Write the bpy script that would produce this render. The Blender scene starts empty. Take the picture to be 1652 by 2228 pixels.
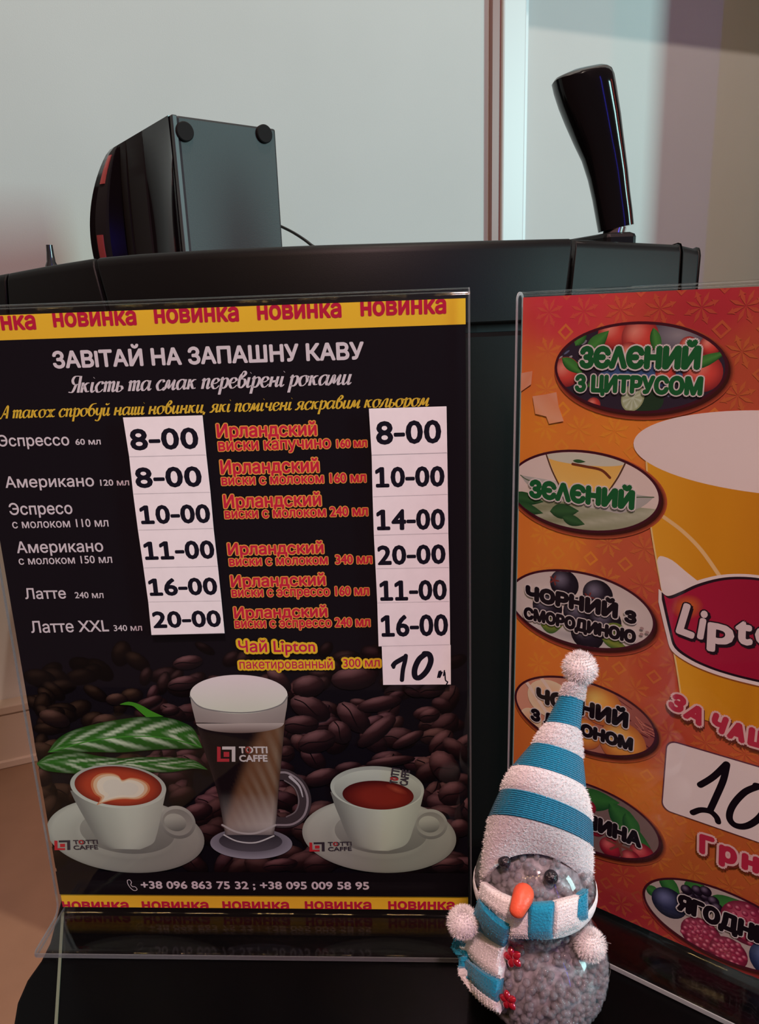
import bpy, math, random
from mathutils import Vector, Matrix

random.seed(7)
sc = bpy.context.scene
COL = sc.collection
V = Vector

# ------------------------------------------------------------------ camera
F, CX, CY = 1600.0, 826.0, 1114.0            # focal length and centre in pixels of the 1652x2228 frame
PITCH, ROLL, CAMH = 0.26064593, -0.03550125, 0.2953622
_f = V((0, math.cos(PITCH), -math.sin(PITCH))); _r = V((1, 0, 0)); _u = V((0, math.sin(PITCH), math.cos(PITCH)))
_c, _s = math.cos(ROLL), math.sin(ROLL)
AR = _c * _r + _s * _u
AU = -_s * _r + _c * _u
AF = _f
CAM = V((0, 0, CAMH))
cam = bpy.data.cameras.new('camera'); cam.sensor_fit = 'VERTICAL'; cam.sensor_height = 24.0
cam.lens = 24.0 * F / 2228.0; cam.clip_start = 0.01
camo = bpy.data.objects.new('camera', cam); COL.objects.link(camo)
camo.matrix_world = Matrix(((AR.x, AU.x, -AF.x, 0), (AR.y, AU.y, -AF.y, 0), (AR.z, AU.z, -AF.z, CAMH), (0, 0, 0, 1)))
sc.camera = camo

# ------------------------------------------------------------------ world, lights, exposure
sc.view_settings.view_transform = 'Standard'; sc.view_settings.look = 'None'
sc.view_settings.exposure = -0.13; sc.view_settings.gamma = 1.0; sc.view_settings.use_curve_mapping = False
w = bpy.data.worlds.new('room_glow'); sc.world = w; w.use_nodes = True
w.node_tree.nodes['Background'].inputs[0].default_value = (0.17, 0.095, 0.088, 1)
w.node_tree.nodes['Background'].inputs[1].default_value = 0.62


def aim(o, tgt):
    o.rotation_euler = (V(tgt) - o.location).to_track_quat('-Z', 'Y').to_euler()


def spot(name, loc, tgt, power, color, angle, blend, size):
    l = bpy.data.lights.new(name, 'SPOT'); l.energy = power; l.color = color; l.spot_size = math.radians(angle)
    l.spot_blend = blend; l.shadow_soft_size = size
    o = bpy.data.objects.new(name, l); COL.objects.link(o); o.location = loc; aim(o, tgt); return o


def area(name, loc, tgt, power, color, sx, sy):
    l = bpy.data.lights.new(name, 'AREA'); l.energy = power; l.color = color; l.shape = 'RECTANGLE'; l.size = sx; l.size_y = sy
    o = bpy.data.objects.new(name, l); COL.objects.link(o); o.location = loc; aim(o, tgt); return o


# every light stands outside the picture, where the room has it
# pinkish ceiling spot over the counter, above and behind the photographer
spot('ceiling_spot_offscreen', (0.10, -0.62, 1.55), (0.03, 0.30, 0.17), 100, (1.0, 0.62, 0.63), 26, 0.6, 0.05)
# warm ceiling lamp over the counter (the added shelf's shadow from it lies on the wall at the upper right)
wl = bpy.data.lights.new('ceiling_lamp_over_counter_offscreen', 'POINT'); wl.energy = 43; wl.color = (1, .82, .70); wl.shadow_soft_size = 0.012
wlo = bpy.data.objects.new('ceiling_lamp_over_counter_offscreen', wl); COL.objects.link(wlo); wlo.location = (0.20, 0.27, 1.80)
# cool daylight from the window on the right side of the room
area('window_right_offscreen', (2.78, -0.87, 1.0), (0.05, 0.80, 0.42), 66, (0.58, 1.0, 0.99), 0.45, 1.2)
# blue and red light strips of the room, mirrored in the lever grip
area('light_strip_blue_offscreen', (1.50, -1.92, 1.12), (0.2, 0.42, 0.38), 6.5, (0.06, 0.06, 1.0), 0.034, 1.8)
area('light_strip_red_offscreen', (2.40, 0.10, 0.97), (0.2, 0.42, 0.38), 4.5, (1.0, 0.10, 0.06), 0.056, 1.1)
# row of warm ceiling lamps whose glints lie on the acrylic edges
for i in range(7):
    area('ceiling_lamp_%d_offscreen' % (i + 1), (-1.25 + 0.22 * i, -1.1 - 0.12 * (i % 2), 1.9), (-0.2, 0.4, 0.1), 1.2, (1.0, 0.62, 0.26), 0.13, 0.03)


# ------------------------------------------------------------------ helpers
def lin(c):
    c /= 255.0
    return c / 12.92 if c <= 0.04045 else ((c + 0.055) / 1.055) ** 2.4


def rgb(r, g, b): return (lin(r), lin(g), lin(b))


PG = (1.18, 1.67, 1.58)


def pc(r, g, b, k=1.0):        # print ink as it looks under the pinkish lamp -> its own colour
    return tuple(min(0.88, lin(x) * PG[i] * k) for i, x in enumerate((r, g, b)))


def ray(x, y): return AR * ((x - CX) / F) + AU * ((CY - y) / F) + AF


def at_z(x, y, z):
    d = ray(x, y); return CAM + d * ((z - CAMH) / d.z)


def at_y(x, y, Y):
    d = ray(x, y); return CAM + d * (Y / d.y)


MATS = {}


def mat(name, color, rough=0.5, metallic=0.0, spec=0.5, bump=None, var=0.0, scale=60, coat=0.0, sheen=0.0, trans=0.0, alpha=1.0):
    if name in MATS: return MATS[name]
    m = bpy.data.materials.new(name); m.use_nodes = True; nt = m.node_tree; b = nt.nodes['Principled BSDF']
    b.inputs['Base Color'].default_value = (*color, 1); b.inputs['Roughness'].default_value = rough
    b.inputs['Metallic'].default_value = metallic; b.inputs['Specular IOR Level'].default_value = spec
    b.inputs['Coat Weight'].default_value = coat; b.inputs['Sheen Weight'].default_value = sheen
    b.inputs['Transmission Weight'].default_value = trans; b.inputs['Alpha'].default_value = alpha
    tc = nt.nodes.new('ShaderNodeTexCoord')
    if var > 0:
        n = nt.nodes.new('ShaderNodeTexNoise'); n.inputs['Scale'].default_value = scale; n.inputs['Detail'].default_value = 5
        nt.links.new(tc.outputs['Object'], n.inputs['Vector'])
        r = nt.nodes.new('ShaderNodeValToRGB')
        r.color_ramp.elements[0].position = 0.3; r.color_ramp.elements[1].position = 0.7
        r.color_ramp.elements[0].color = (*[c * (1 - var) for c in color], 1)
        r.color_ramp.elements[1].color = (*[min(1, c * (1 + var)) for c in color], 1)
        nt.links.new(n.outputs['Fac'], r.inputs['Fac']); nt.links.new(r.outputs['Color'], b.inputs['Base Color'])
    if bump:
        bs, bst = bump
        n2 = nt.nodes.new('ShaderNodeTexNoise'); n2.inputs['Scale'].default_value = bs; n2.inputs['Detail'].default_value = 3
        nt.links.new(tc.outputs['Object'], n2.inputs['Vector'])
        bp = nt.nodes.new('ShaderNodeBump'); bp.inputs['Strength'].default_value = bst; bp.inputs['Distance'].default_value = 0.001
        nt.links.new(n2.outputs['Fac'], bp.inputs['Height']); nt.links.new(bp.outputs['Normal'], b.inputs['Normal'])
    MATS[name] = m
    return m


def m_print():
    if 'print' in MATS: return MATS['print']
    m = mat('print', (1, 1, 1), 0.6, spec=0.06)
    nt = m.node_tree; a = nt.nodes.new('ShaderNodeAttribute'); a.attribute_name = 'Col'
    nt.links.new(a.outputs['Color'], nt.nodes['Principled BSDF'].inputs['Base Color'])
    return m


def m_acrylic(name, tint, rough=0.02, ior=1.45, haze=0.0):
    m = bpy.data.materials.new(name); m.use_nodes = True; nt = m.node_tree; nt.nodes.clear()
    o = nt.nodes.new('ShaderNodeOutputMaterial'); mx = nt.nodes.new('ShaderNodeMixShader')
    t = nt.nodes.new('ShaderNodeBsdfTransparent'); g = nt.nodes.new('ShaderNodeBsdfGlossy'); fr = nt.nodes.new('ShaderNodeFresnel')
    t.inputs['Color'].default_value = (*tint, 1); g.inputs['Roughness'].default_value = rough
    ge = nt.nodes.new('ShaderNodeNewGeometry'); mr = nt.nodes.new('ShaderNodeMapRange')      # same reflectance from both sides of a face
    mr.inputs['To Min'].default_value = ior; mr.inputs['To Max'].default_value = 1 / ior
    nt.links.new(ge.outputs['Backfacing'], mr.inputs['Value']); nt.links.new(mr.outputs[0], fr.inputs['IOR'])
    nt.links.new(fr.outputs[0], mx.inputs[0]); nt.links.new(t.outputs[0], mx.inputs[1]); nt.links.new(g.outputs[0], mx.inputs[2])
    last = mx
    if haze > 0:
        d = nt.nodes.new('ShaderNodeBsdfTranslucent'); d.inputs['Color'].default_value = (0.8, 0.85, 0.85, 1)
        df = nt.nodes.new('ShaderNodeBsdfDiffuse'); df.inputs['Color'].default_value = (0.8, 0.85, 0.85, 1)
        ad = nt.nodes.new('ShaderNodeMixShader'); ad.inputs[0].default_value = 0.5
        nt.links.new(d.outputs[0], ad.inputs[1]); nt.links.new(df.outputs[0], ad.inputs[2])
        m2 = nt.nodes.new('ShaderNodeMixShader'); m2.inputs[0].default_value = haze
        nt.links.new(mx.outputs[0], m2.inputs[1]); nt.links.new(ad.outputs[0], m2.inputs[2]); last = m2
    nt.links.new(last.outputs[0], o.inputs[0])
    return m


def mesh(name, verts, faces, m, parent=None, smooth=False, cols=None):
    me = bpy.data.meshes.new(name); me.from_pydata([tuple(v) for v in verts], [], faces); me.update()
    if cols is not None:
        a = me.color_attributes.new('Col', 'FLOAT_COLOR', 'POINT')
        a.data.foreach_set('color', [x for c in cols for x in (*c[:3], 1.0)])
    if smooth:
        me.polygons.foreach_set('use_smooth', [True] * len(me.polygons))
        if smooth != 2: me.set_sharp_from_angle(angle=math.radians(38))
    me.materials.append(m)
    o = bpy.data.objects.new(name, me); COL.objects.link(o)
    if parent is not None: o.parent = parent
    return o


def empty(name, loc=(0, 0, 0), rz=0.0):
    o = bpy.data.objects.new(name, None); COL.objects.link(o); o.location = loc; o.rotation_euler = (0, 0, rz); o.empty_display_size = 0.02
    return o


def tag(o, label=None, cat=None, group=None, kind=None):
    if label: o['label'] = label
    if cat: o['category'] = cat
    if group: o['group'] = group
    if kind: o['kind'] = kind
    return o


def box_vf(o, ex, ey, ez):
    o, ex, ey, ez = V(o), V(ex), V(ey), V(ez)
    v = [o, o + ex, o + ex + ey, o + ey, o + ez, o + ex + ez, o + ex + ey + ez, o + ey + ez]
    f = [(0, 3, 2, 1), (4, 5, 6, 7), (0, 1, 5, 4), (1, 2, 6, 5), (2, 3, 7, 6), (3, 0, 4, 7)]
    return v, f


def bevel(o, wdt, seg=2):
    b = o.modifiers.new('bevel', 'BEVEL'); b.width = wdt; b.segments = seg; b.limit_method = 'ANGLE'; b.angle_limit = math.radians(40)
    return o


def boxo(name, o, ex, ey, ez, m, parent=None, bev=0.0):
    v, f = box_vf(o, ex, ey, ez); ob = mesh(name, v, f, m, parent)
    if bev: bevel(ob, bev)
    return ob


def loft_vf(rings, closed=True, cap=True):
    n = len(rings[0]); v = [p for r in rings for p in r]; f = []
    for i in range(len(rings) - 1):
        for j in range(n if closed else n - 1):
            k = (j + 1) % n
            f.append((i * n + j, i * n + k, (i + 1) * n + k, (i + 1) * n + j))
    if cap and closed:
        f.append(tuple(range(n - 1, -1, -1))); f.append(tuple(range((len(rings) - 1) * n, len(rings) * n)))
    return v, f


def loft(name, rings, m, parent=None, closed=True, cap=True, smooth=True):
    v, f = loft_vf(rings, closed, cap); return mesh(name, v, f, m, parent, smooth)


def uvsphere_vf(c, r, nu=16, nv=10, sx=1, sy=1, sz=1):
    c = V(c); v = [c + V((0, 0, r * sz))]; f = []
    for i in range(1, nv):
        t = math.pi * i / nv
        for j in range(nu):
            p = 2 * math.pi * j / nu
            v.append(c + V((r * sx * math.sin(t) * math.cos(p), r * sy * math.sin(t) * math.sin(p), r * sz * math.cos(t))))
    v.append(c - V((0, 0, r * sz))); L = len(v) - 1
    for j in range(nu): f.append((0, 1 + j, 1 + (j + 1) % nu))
    for i in range(nv - 2):
        for j in range(nu):
            a = 1 + i * nu + j; b = 1 + i * nu + (j + 1) % nu
            f.append((a, a + nu, b + nu, b))
    for j in range(nu): f.append((L, 1 + (nv - 2) * nu + (j + 1) % nu, 1 + (nv - 2) * nu + j))
    return v, f


def catmull(pts, n=6):
    out = []
    P = [V(p) for p in pts]
    for i in range(len(P) - 1):
        p0 = P[max(0, i - 1)]; p1 = P[i]; p2 = P[i + 1]; p3 = P[min(len(P) - 1, i + 2)]
        for k in range(n):
            t = k / n
            out.append(0.5 * ((2 * p1) + (p2 - p0) * t + (2 * p0 - 5 * p1 + 4 * p2 - p3) * t * t + (3 * p1 - p0 - 3 * p2 + p3) * t ** 3))
    out.append(P[-1]); return out


def tube(name, pts, r, m, parent=None, n=8, rad=None):
    P = [V(p) for p in pts]; rings = []
    for i, p in enumerate(P):
        d = (P[min(i + 1, len(P) - 1)] - P[max(i - 1, 0)]).normalized()
        a = d.orthogonal().normalized(); b = d.cross(a)
        rr = rad[i] if rad else r
        rings.append([p + (a * math.cos(2 * math.pi * j / n) + b * math.sin(2 * math.pi * j / n)) * rr for j in range(n)])
    # keep rings aligned
    for i in range(1, len(rings)):
        best = min(range(n), key=lambda s: (rings[i][s] - rings[i - 1][0]).length)
        rings[i] = rings[i][best:] + rings[i][:best]
        if (rings[i][1] - rings[i - 1][1]).length > (rings[i][-1] - rings[i - 1][1]).length:
            rings[i] = [rings[i][0]] + rings[i][:0:-1]
    return loft(name, rings, m, parent)


# ------------------------------------------------------------------ the setting
ZC = -0.13                                      # counter top; the machine's drip tray is at z = 0
WY = 0.37                                       # the back wall recedes to the right
WX = V((math.cos(WY), math.sin(WY), 0)); WN = V((-math.sin(WY), math.cos(WY), 0))
T0 = at_z(0, 1672, ZC)                          # foot of the cable duct at the left
W0 = T0 + WN * 0.016


def at_wall(x, y, off=0.0):
    d = ray(x, y); t = ((W0 - WN * off - CAM).dot(WN)) / d.dot(WN); return CAM + d * t


m_wall = mat('wall_paint', (0.70, 0.70, 0.68), 0.75, spec=0.2, var=0.035, scale=5, bump=(900, 0.06))


def obox(name, org, rz, sx, sy, sz, m, parent=None, bev=0.0):      # box in its own turned frame
    o = boxo(name, (0, 0, 0), (sx, 0, 0), (0, sy, 0), (0, 0, sz), m, parent, bev); o.location = org; o.rotation_euler = (0, 0, rz); return o


wall = obox('wall_back', V((W0.x, W0.y, -1.0)) - WX * 1.2, WY, 3.4, 0.05, 3.2, m_wall); wall['kind'] = 'structure'


def wall_sheet(name, x0, y0, x1, y1, m, th=0.0002, off=0.0):
    a = at_wall(x0, y0); b = at_wall(x1, y1)
    u0 = (a - W0).dot(WX); u1 = (b - W0).dot(WX)
    return boxo(name, V((W0.x, W0.y, b.z)) + WX * u0 - WN * (th + off), WX * (u1 - u0), WN * (th + 0.0005), (0, 0, a.z - b.z), m)


t = wall_sheet('trim_1', 1066, -500, 1086, 900, mat('trim_red_brown', (0.36, 0.18, 0.16), 0.4), 0.008); t['kind'] = 'structure'
t = wall_sheet('trim_2', 1086, -500, 1122, 900, mat('trim_white', (0.80, 0.82, 0.82), 0.35), 0.012); bevel(t, 0.002); t['kind'] = 'structure'
t = wall_sheet('trim_3', 1122, -500, 1132, 900, mat('trim_white', (0.80, 0.82, 0.82), 0.35), 0.005); t['kind'] = 'structure'

# unseen shelf board, added to throw the straight wall shadow right of the trim
tr = at_wall(1128, 130); ut = (tr - W0).dot(WX)
sh = boxo('shade_shelf', V((W0.x, W0.y, 0.735)) + WX * (ut - 0.030) - WN * 0.072, WX * 0.9, WN * 0.073, (0, 0, 0.022), m_wall, None, 0.001); sh['kind'] = 'structure'
# unseen partition right of the counter, added to cast the wall's upright shadow edge
pr = obox('shade_partition', (0.474, 0.850, -1.0), 0.07, 0.7, 0.04, 3.0, m_wall); pr['kind'] = 'structure'

# cable duct along the foot of the wall
m_duct = mat('duct_plastic', (0.58, 0.50, 0.40), 0.45, var=0.04, scale=12)
zt = (CAM + ray(0, 1540) * ((T0 - CAM).dot(WN) / ray(0, 1540).dot(WN))).z
duct = empty('cable_duct', V((T0.x, T0.y, ZC)))
tag(duct, 'beige plastic cable duct running along the foot of the wall', 'cable duct')
for nm, z0, z1, o0 in (('duct_body', ZC, zt, 0.0), ('duct_lid', zt - 0.0075, zt + 0.001, 0.0022), ('duct_lip', ZC, ZC + 0.008, 0.003)):
    b = boxo(nm, V((0, 0, z0 - ZC)) - WX * 0.6 - WN * o0, WX * 1.6, WN * (0.0158 + o0), (0, 0, z1 - z0), m_duct, duct, 0.0012)

# counter block with a plain top
m_counter = mat('counter_laminate', (0.26, 0.165, 0.10), 0.55, var=0.06, scale=30, bump=(700, 0.05))
cq = empty('counter', (0, 0.3, -1.0)); tag(cq, 'plain tan laminate counter carrying the black coffee machine', 'counter')


def prism(name, pts, z0, z1, m, parent=None, off=V((0, 0, 0))):
    n = len(pts); v = [V((p[0], p[1], z0)) - off for p in pts] + [V((p[0], p[1], z1)) - off for p in pts]
    f = [tuple(range(n - 1, -1, -1)), tuple(range(n, 2 * n))] + [(i, (i + 1) % n, n + (i + 1) % n, n + i) for i in range(n)]
    # make sure of outward winding
    ar = sum(pts[i][0] * pts[(i + 1) % n][1] - pts[(i + 1) % n][0] * pts[i][1] for i in range(n))
    if ar < 0: f = [tuple(reversed(q)) for q in f]
    return mesh(name, v, f, m, parent)


cq.location = V((W0.x, W0.y, -1.0)) - WX * 0.35 - WN * 0.0005; cq.rotation_euler = (0, 0, WY)
boxo('worktop', (0, 0, 0.97 + ZC), (1.18, 0, 0), (0, -0.84, 0), (0, 0, 0.03), m_counter, cq)
boxo('cabinet_body', (0.01, 0, 0), (1.16, 0, 0), (0, -0.82, 0), (0, 0, 0.97 + ZC), m_counter, cq)
fl = boxo('floor', (-2.5, -2.5, -1.05), (5, 0, 0), (0, 5, 0), (0, 0, 0.05), mat('floor_tile', (0.10, 0.07, 0.06), 0.4, var=0.1, scale=3)); fl['kind'] = 'structure'

# ------------------------------------------------------------------ coffee machine
m_hood = mat('machine_plastic', (0.0040, 0.0040, 0.0040), 0.46, spec=0.14, bump=(2600, 0.05))
m_dark = mat('machine_gap_black', (0.004, 0.004, 0.004), 0.6)
m_gloss = mat('black_gloss', (0.004, 0.0035, 0.004), 0.10, spec=0.28)
m_tray = mat('tray_black', (0.0015, 0.0015, 0.0018), 0.28, spec=0.07)
mach = empty('coffee_machine', (-0.03, 0.48, ZC))
tag(mach, 'large black coffee machine with a curved front hood standing behind the two menu stands', 'coffee machine')
MO = V((-0.03, 0.48, ZC))


def yf(x): return 0.366 + 0.078 * ((x - 780) / 826.0) ** 2


TOP = [(-60, 606), (0, 596), (100, 577), (205, 560), (300, 551), (480, 540), (700, 531), (950, 524), (1248, 517), (1252, 519), (1480, 531), (1483, 531), (1524, 541)]


def topy(x):
    for (a, b), (c, d) in zip(TOP, TOP[1:]):
        if a <= x <= c: return b + (d - b) * (x - a) / (c - a)
    return TOP[-1][1]


def gapy(x): return 752 - 0.0448 * x


def hood(name, xt0, xt1, xb0, xb1, n, m=m_hood, lift=0.0, back=0.63, endcap=False):
    rings = []
    for i in range(n + 1):
        s = i / n; xt = xt0 + (xt1 - xt0) * s; xb = xb0 + (xb1 - xb0) * s
        P = at_y(xt, topy(xt), yf(xt)); B = at_y(xb, gapy(xb), yf(xb) - 0.003)
        d = (B - P)
        pr = [B + V((0, 0.012, 0)), B, P + d * 0.12 + V((0, -0.001, 0)), P + d * 0.055 + V((0, 0.0, 0)), P + d * 0.02 + V((0, 0.0012, 0)), P + V((0, 0.005, 0)), P + V((0, 0.022, -0.0005)),
              P + V((0, 0.026, -0.006)), V((P.x, P.y + 0.028, P.z - 0.045)), V((P.x * 1.25, back, P.z - 0.045)), V((P.x * 1.25, back, B.z))]
        rings.append([q - MO for q in pr])
    o = loft(name, rings, m, mach)
    bevel(o, 0.0012)
    return o


hood('hood_panel', 207, 1248, 256, 1227, 22)
hood('hood_side_panel', 16, 203, 24, 248, 6)
hood('hood_side_panel', 1254, 1481, 1236, 1474, 6)
hood('hood_end_cap', 1483.5, 1523, 1477, 1512, 4)
hood('hood_end_cap', -60, 13, -40, 21, 4)
# lower body behind the stands, and the dark core that shows in the joints
rings = []; core = []
for i in range(21):
    x = -40 + (1512 + 40) * i / 20
    G = at_y(x, gapy(x) + 19, yf(x) - 0.001)
    pr = [V((G.x, G.y + 0.012, ZC)), V((G.x, G.y, ZC)), G + V((0, 0, -0.002)), G + V((0, 0.002, 0)), V((G.x, G.y + 0.012, G.z)), V((G.x * 1.25, 0.63, G.z)), V((G.x * 1.25, 0.63, ZC))]
    rings.append([q - MO for q in pr])
    T = at_y(x, topy(x), yf(x)); sx = 0.985
    pr = [V((T.x * sx, T.y + 0.008, ZC + 0.004)), V((T.x * sx, T.y + 0.008, T.z - 0.006)), V((T.x * sx, T.y + 0.020, T.z - 0.006)), V((T.x * sx, T.y + 0.032, T.z - 0.05)),
          V((T.x * sx * 1.24, 0.625, T.z - 0.05)), V((T.x * sx * 1.24, 0.625, ZC + 0.004))]
    core.append([q - MO for q in pr])
loft('lower_front_panel', rings, m_hood, mach)
loft('inner_frame', core, m_dark, mach, smooth=False)
# drip tray with a rounded left end
ed = [at_z(x, y, 0) for x, y in ((134, 1950), (108, 2050), (88, 2090), (58, 2132), (37, 2180), (29, 2228))]
pts = [(p.x, p.y) for p in ed]
pts = [(-0.172, 0.345), (-0.170, 0.358), (0.30, 0.358), (0.30, 0.10)] + [(-0.12, 0.10), (-0.150, 0.205), (-0.163, 0.235)] + [(p[0], p[1]) for p in reversed(pts)]
TO = V((0.05, 0.26, ZC))
trayr = empty('drip_tray', TO); tag(trayr, 'black tray with a rounded end carrying both menu stands and the snowman', 'tray')
tray = prism('tray_plate', pts, -0.022, 0.0, m_tray, trayr, TO); bevel(tray, 0.0015)
prism('tray_foot', [(-0.13, 0.14), (0.28, 0.14), (0.28, 0.35), (-0.13, 0.35)], ZC, -0.022, m_dark, trayr, TO)
g0 = at_z(134, 1990, 0); g1 = at_z(117, 2260, 0); gd = (g1 - g0)
boxo('tray_seam', g0 - TO, gd, V((0.0013, 0.0003, 0)), (0, 0, 0.0009), mat('seam_pale_green', (0.12, 0.145, 0.10), 0.4), trayr)
# small rod on the top at the left
r0 = at_y(112, 578, 0.475) - MO; r1 = at_y(109, 550, 0.475) - MO; r2 = at_y(107, 533, 0.475) - MO
zb = V((0, 0, 0.03))
tube('steam_valve_rod', [r0 - zb, r0, r0 * 0.7 + r1 * 0.3, r1, r2], 0, mat('rod_dark_gloss', (0.03, 0.03, 0.03), 0.12, spec=0.8), mach, 12, [0.0036, 0.0036, 0.0026, 0.0021, 0.0019])

# lever with its mount
YL = 0.425
lev = empty('lever', at_y(1330, 515, YL) - MO); lev.parent = mach; LO = at_y(1330, 515, YL)
S = 4.126


def hc(x, y): return (1180 + x / S, 120 + y / S)


prs = [((512, 1592), (812, 1522)), ((490, 1470), (800, 1400)), ((460, 1300), (778, 1230)), ((420, 1120), (757, 1030)), ((365, 945), (735, 870)), ((295, 795), (714, 720)),
       ((215, 610), (690, 540)), ((160, 470), (668, 410)), ((115, 330), (648, 290)), ((97, 250), (630, 190)), ((110, 226), (612, 138)), ((170, 194), (585, 108)), ((260, 146), (545, 88))]
rings = []; nn = 36
for i, (a, b) in enumerate(prs):
    A = at_y(*hc(*a), YL); B = at_y(*hc(*b), YL); C = (A + B) / 2; h = (B - A) / 2
    nv = V((0, -1, 0)); dep = min(h.length * 0.78, 0.0135)
    if i >= 10: dep *= (0.93, 0.8, 0.55)[i - 10]
    rr = []
    for j in range(nn):
        a_ = 2 * math.pi * j / nn; c_, s_ = math.cos(a_), math.sin(a_)
        e = 0.72
        rr.append(C + h * (abs(c_) ** e * (1 if c_ > 0 else -1)) + nv * dep * (abs(s_) ** e * (1 if s_ > 0 else -1)) - LO)
    rings.append(rr)
loft('grip', rings, m_gloss, lev)
c0 = at_y(1335, 512, YL) - LO; c1 = at_y(1340, 492, YL) - LO
tube('ferrule', [c0, c1], 0.0058, mat('chrome', (0.7, 0.7, 0.7), 0.15, 1.0), lev, 16)
a = at_y(1312, 524, YL - 0.004); b = at_y(1380, 524, YL - 0.004); tz = at_y(1312, 508, YL - 0.004).z
lm = boxo('lever_mount', V((a.x, YL - 0.010, a.z - 0.012)) - LO, V((b.x - a.x, 0, 0)), V((-0.016, 0.040, 0)), V((0, 0, tz - a.z + 0.012)), m_hood, lev, 0.0025)

# ------------------------------------------------------------------ loudspeaker lying on the machine
sp = empty('loudspeaker')
YA = 0.50; AS = 0.65
TL = at_y(370, 248, YA); e1 = V((math.cos(AS), math.sin(AS), 0)); e3 = V((-math.sin(AS), math.cos(AS), 0)); e2 = V((0, 0, 1))
d = ray(599, 267); tt = ((TL - CAM).dot(e3)) / d.dot(e3); TRp = CAM + d * tt
WS = (TRp - TL).dot(e1); ZB = 0.2888; HS = TL.z - ZB
SO = V((TL.x, TL.y, ZB)); sp.location = SO
DS = 0.112
tag(sp, 'black loudspeaker lying on its side on the coffee machine, rubber feet facing out', 'speaker')
m_sbox = mat('speaker_vinyl', (0.031, 0.032, 0.033), 0.5, spec=0.4, bump=(1500, 0.12))
m_sgrey = mat('speaker_matte_grey', (0.028, 0.024, 0.027), 0.75, spec=0.15)
m_sgloss = mat('speaker_gloss', (0.005, 0.003, 0.005), 0.08, spec=0.3)
m_pink = mat('speaker_pink_accent', (0.55, 0.09, 0.09), 0.4)
bx = boxo('cabinet', e1 * 0.004, e1 * (WS - 0.004), e3 * DS, e2 * HS, m_sbox, sp, 0.0015)
boxo('bottom_rim', e1 * 0.0008 - e3 * 0.0006, e1 * 0.0034, e3 * 0.004, e2 * HS, mat('speaker_rim', (0.05, 0.05, 0.052), 0.45), sp, 0.0006)


def bul(t): return max(0.0, math.sin(math.pi * min(1, max(0, t)))) ** 0.75


def band(name, st, m, t0=0.0, t1=1.0, lift=0.0):
    rings = []
    for (s, b) in st:
        r = []
        for j in range(33):
            t = t0 + (t1 - t0) * j / 32
            r.append(e3 * s + e2 * (HS * t) - e1 * (b * bul(t) + lift))
        r.append(e3 * s + e2 * (HS * t1) + e1 * 0.006); r.insert(0, e3 * s + e2 * (HS * t0) + e1 * 0.006)
        rings.append(r)
    return loft(name, rings, m, sp)


band('gloss_panel', [(0.0035, -0.0005), (0.012, -0.003), (0.028, -0.0035), (0.044, -0.002), (0.0482, 0.0005)], m_sgloss)
band('matte_band', [(0.0475, 0.0), (0.0485, 0.0012), (0.077, 0.0020), (0.0785, -0.0005)], m_sgrey)
band('matte_band', [(0.0780, -0.0005), (0.0790, 0.0030), (0.0895, 0.0034), (0.0905, 0.001)], m_sgrey)
band('recess', [(0.0900, 0.001), (0.0905, -0.002), (0.0920, 0.004), (0.0945, 0.0160)], m_sgloss)
band('front_ring', [(0.0940, 0.0155), (0.0947, 0.0165), (0.1020, 0.0212), (0.1030, 0.0205)], m_sgrey)
for t0_, t1_ in ((0.80, 0.95), (0.40, 0.535)):
    band('front_ring_accent', [(0.0965, 0.0172), (0.0970, 0.0182), (0.1005, 0.0205), (0.1010, 0.0200)], m_pink, t0_, t1_, 0.0006)
band('front_plate', [(0.1025, 0.0205), (0.1040, 0.0195), (0.1085, 0.0232), (0.1110, 0.0215), (0.112, 0.0)], m_sgloss)
for px, py in ((401, 287), (574, 292)):
    d = ray(px, py); C = CAM + d * (((SO - CAM).dot(e3)) / d.dot(e3)) - SO
    rr = [[C - e3 * z + (e1 * math.cos(a) + e2 * math.sin(a)) * q for a in [2 * math.pi * k / 28 for k in range(28)]] for z, q in ((-0.001, 0.0058), (0.0014, 0.0058), (0.0020, 0.0052))]
    loft('rubber_foot', rr, mat('rubber', (0.014, 0.012, 0.012), 0.8, spec=0.2), sp, smooth=False)
ca = at_y(606, 490, 0.60); cb = at_y(640, 507, 0.585); cc = at_y(676, 532, 0.57); cd = at_y(700, 560, 0.56)
tube('cable', [p - SO for p in catmull([ca, cb, cc, cd, V((cd.x + 0.014, 0.552, 0.2905)), V((cd.x + 0.06, 0.565, 0.2875))], 5)], 0.0011, mat('cable_black', (0.008, 0.008, 0.008), 0.5), sp, 8)


# ------------------------------------------------------------------ flat print: polygons in the plane of a sheet, with ink colours
def clip_poly(P, C, clip):
    for (ax, ay), (bx_, by_) in clip:
        if not P: break
        o, oc = [], []
        n = len(P)
        for i in range(n):
            p, q = P[i], P[(i + 1) % n]; cp, cq_ = C[i], C[(i + 1) % n]
            sp_ = (bx_ - ax) * (p[1] - ay) - (by_ - ay) * (p[0] - ax)
            sq = (bx_ - ax) * (q[1] - ay) - (by_ - ay) * (q[0] - ax)
            if sp_ >= 0: o.append(p); oc.append(cp)
            if (sp_ >= 0) != (sq >= 0):
                k = sp_ / (sp_ - sq)
                o.append((p[0] + (q[0] - p[0]) * k, p[1] + (q[1] - p[1]) * k))
                oc.append(tuple(cp[t_] + (cq_[t_] - cp[t_]) * k for t_ in range(3)))
        P, C = o, oc
    return P, C


def clip_edges(pts): return [(pts[i], pts[(i + 1) % len(pts)]) for i in range(len(pts))]


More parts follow.
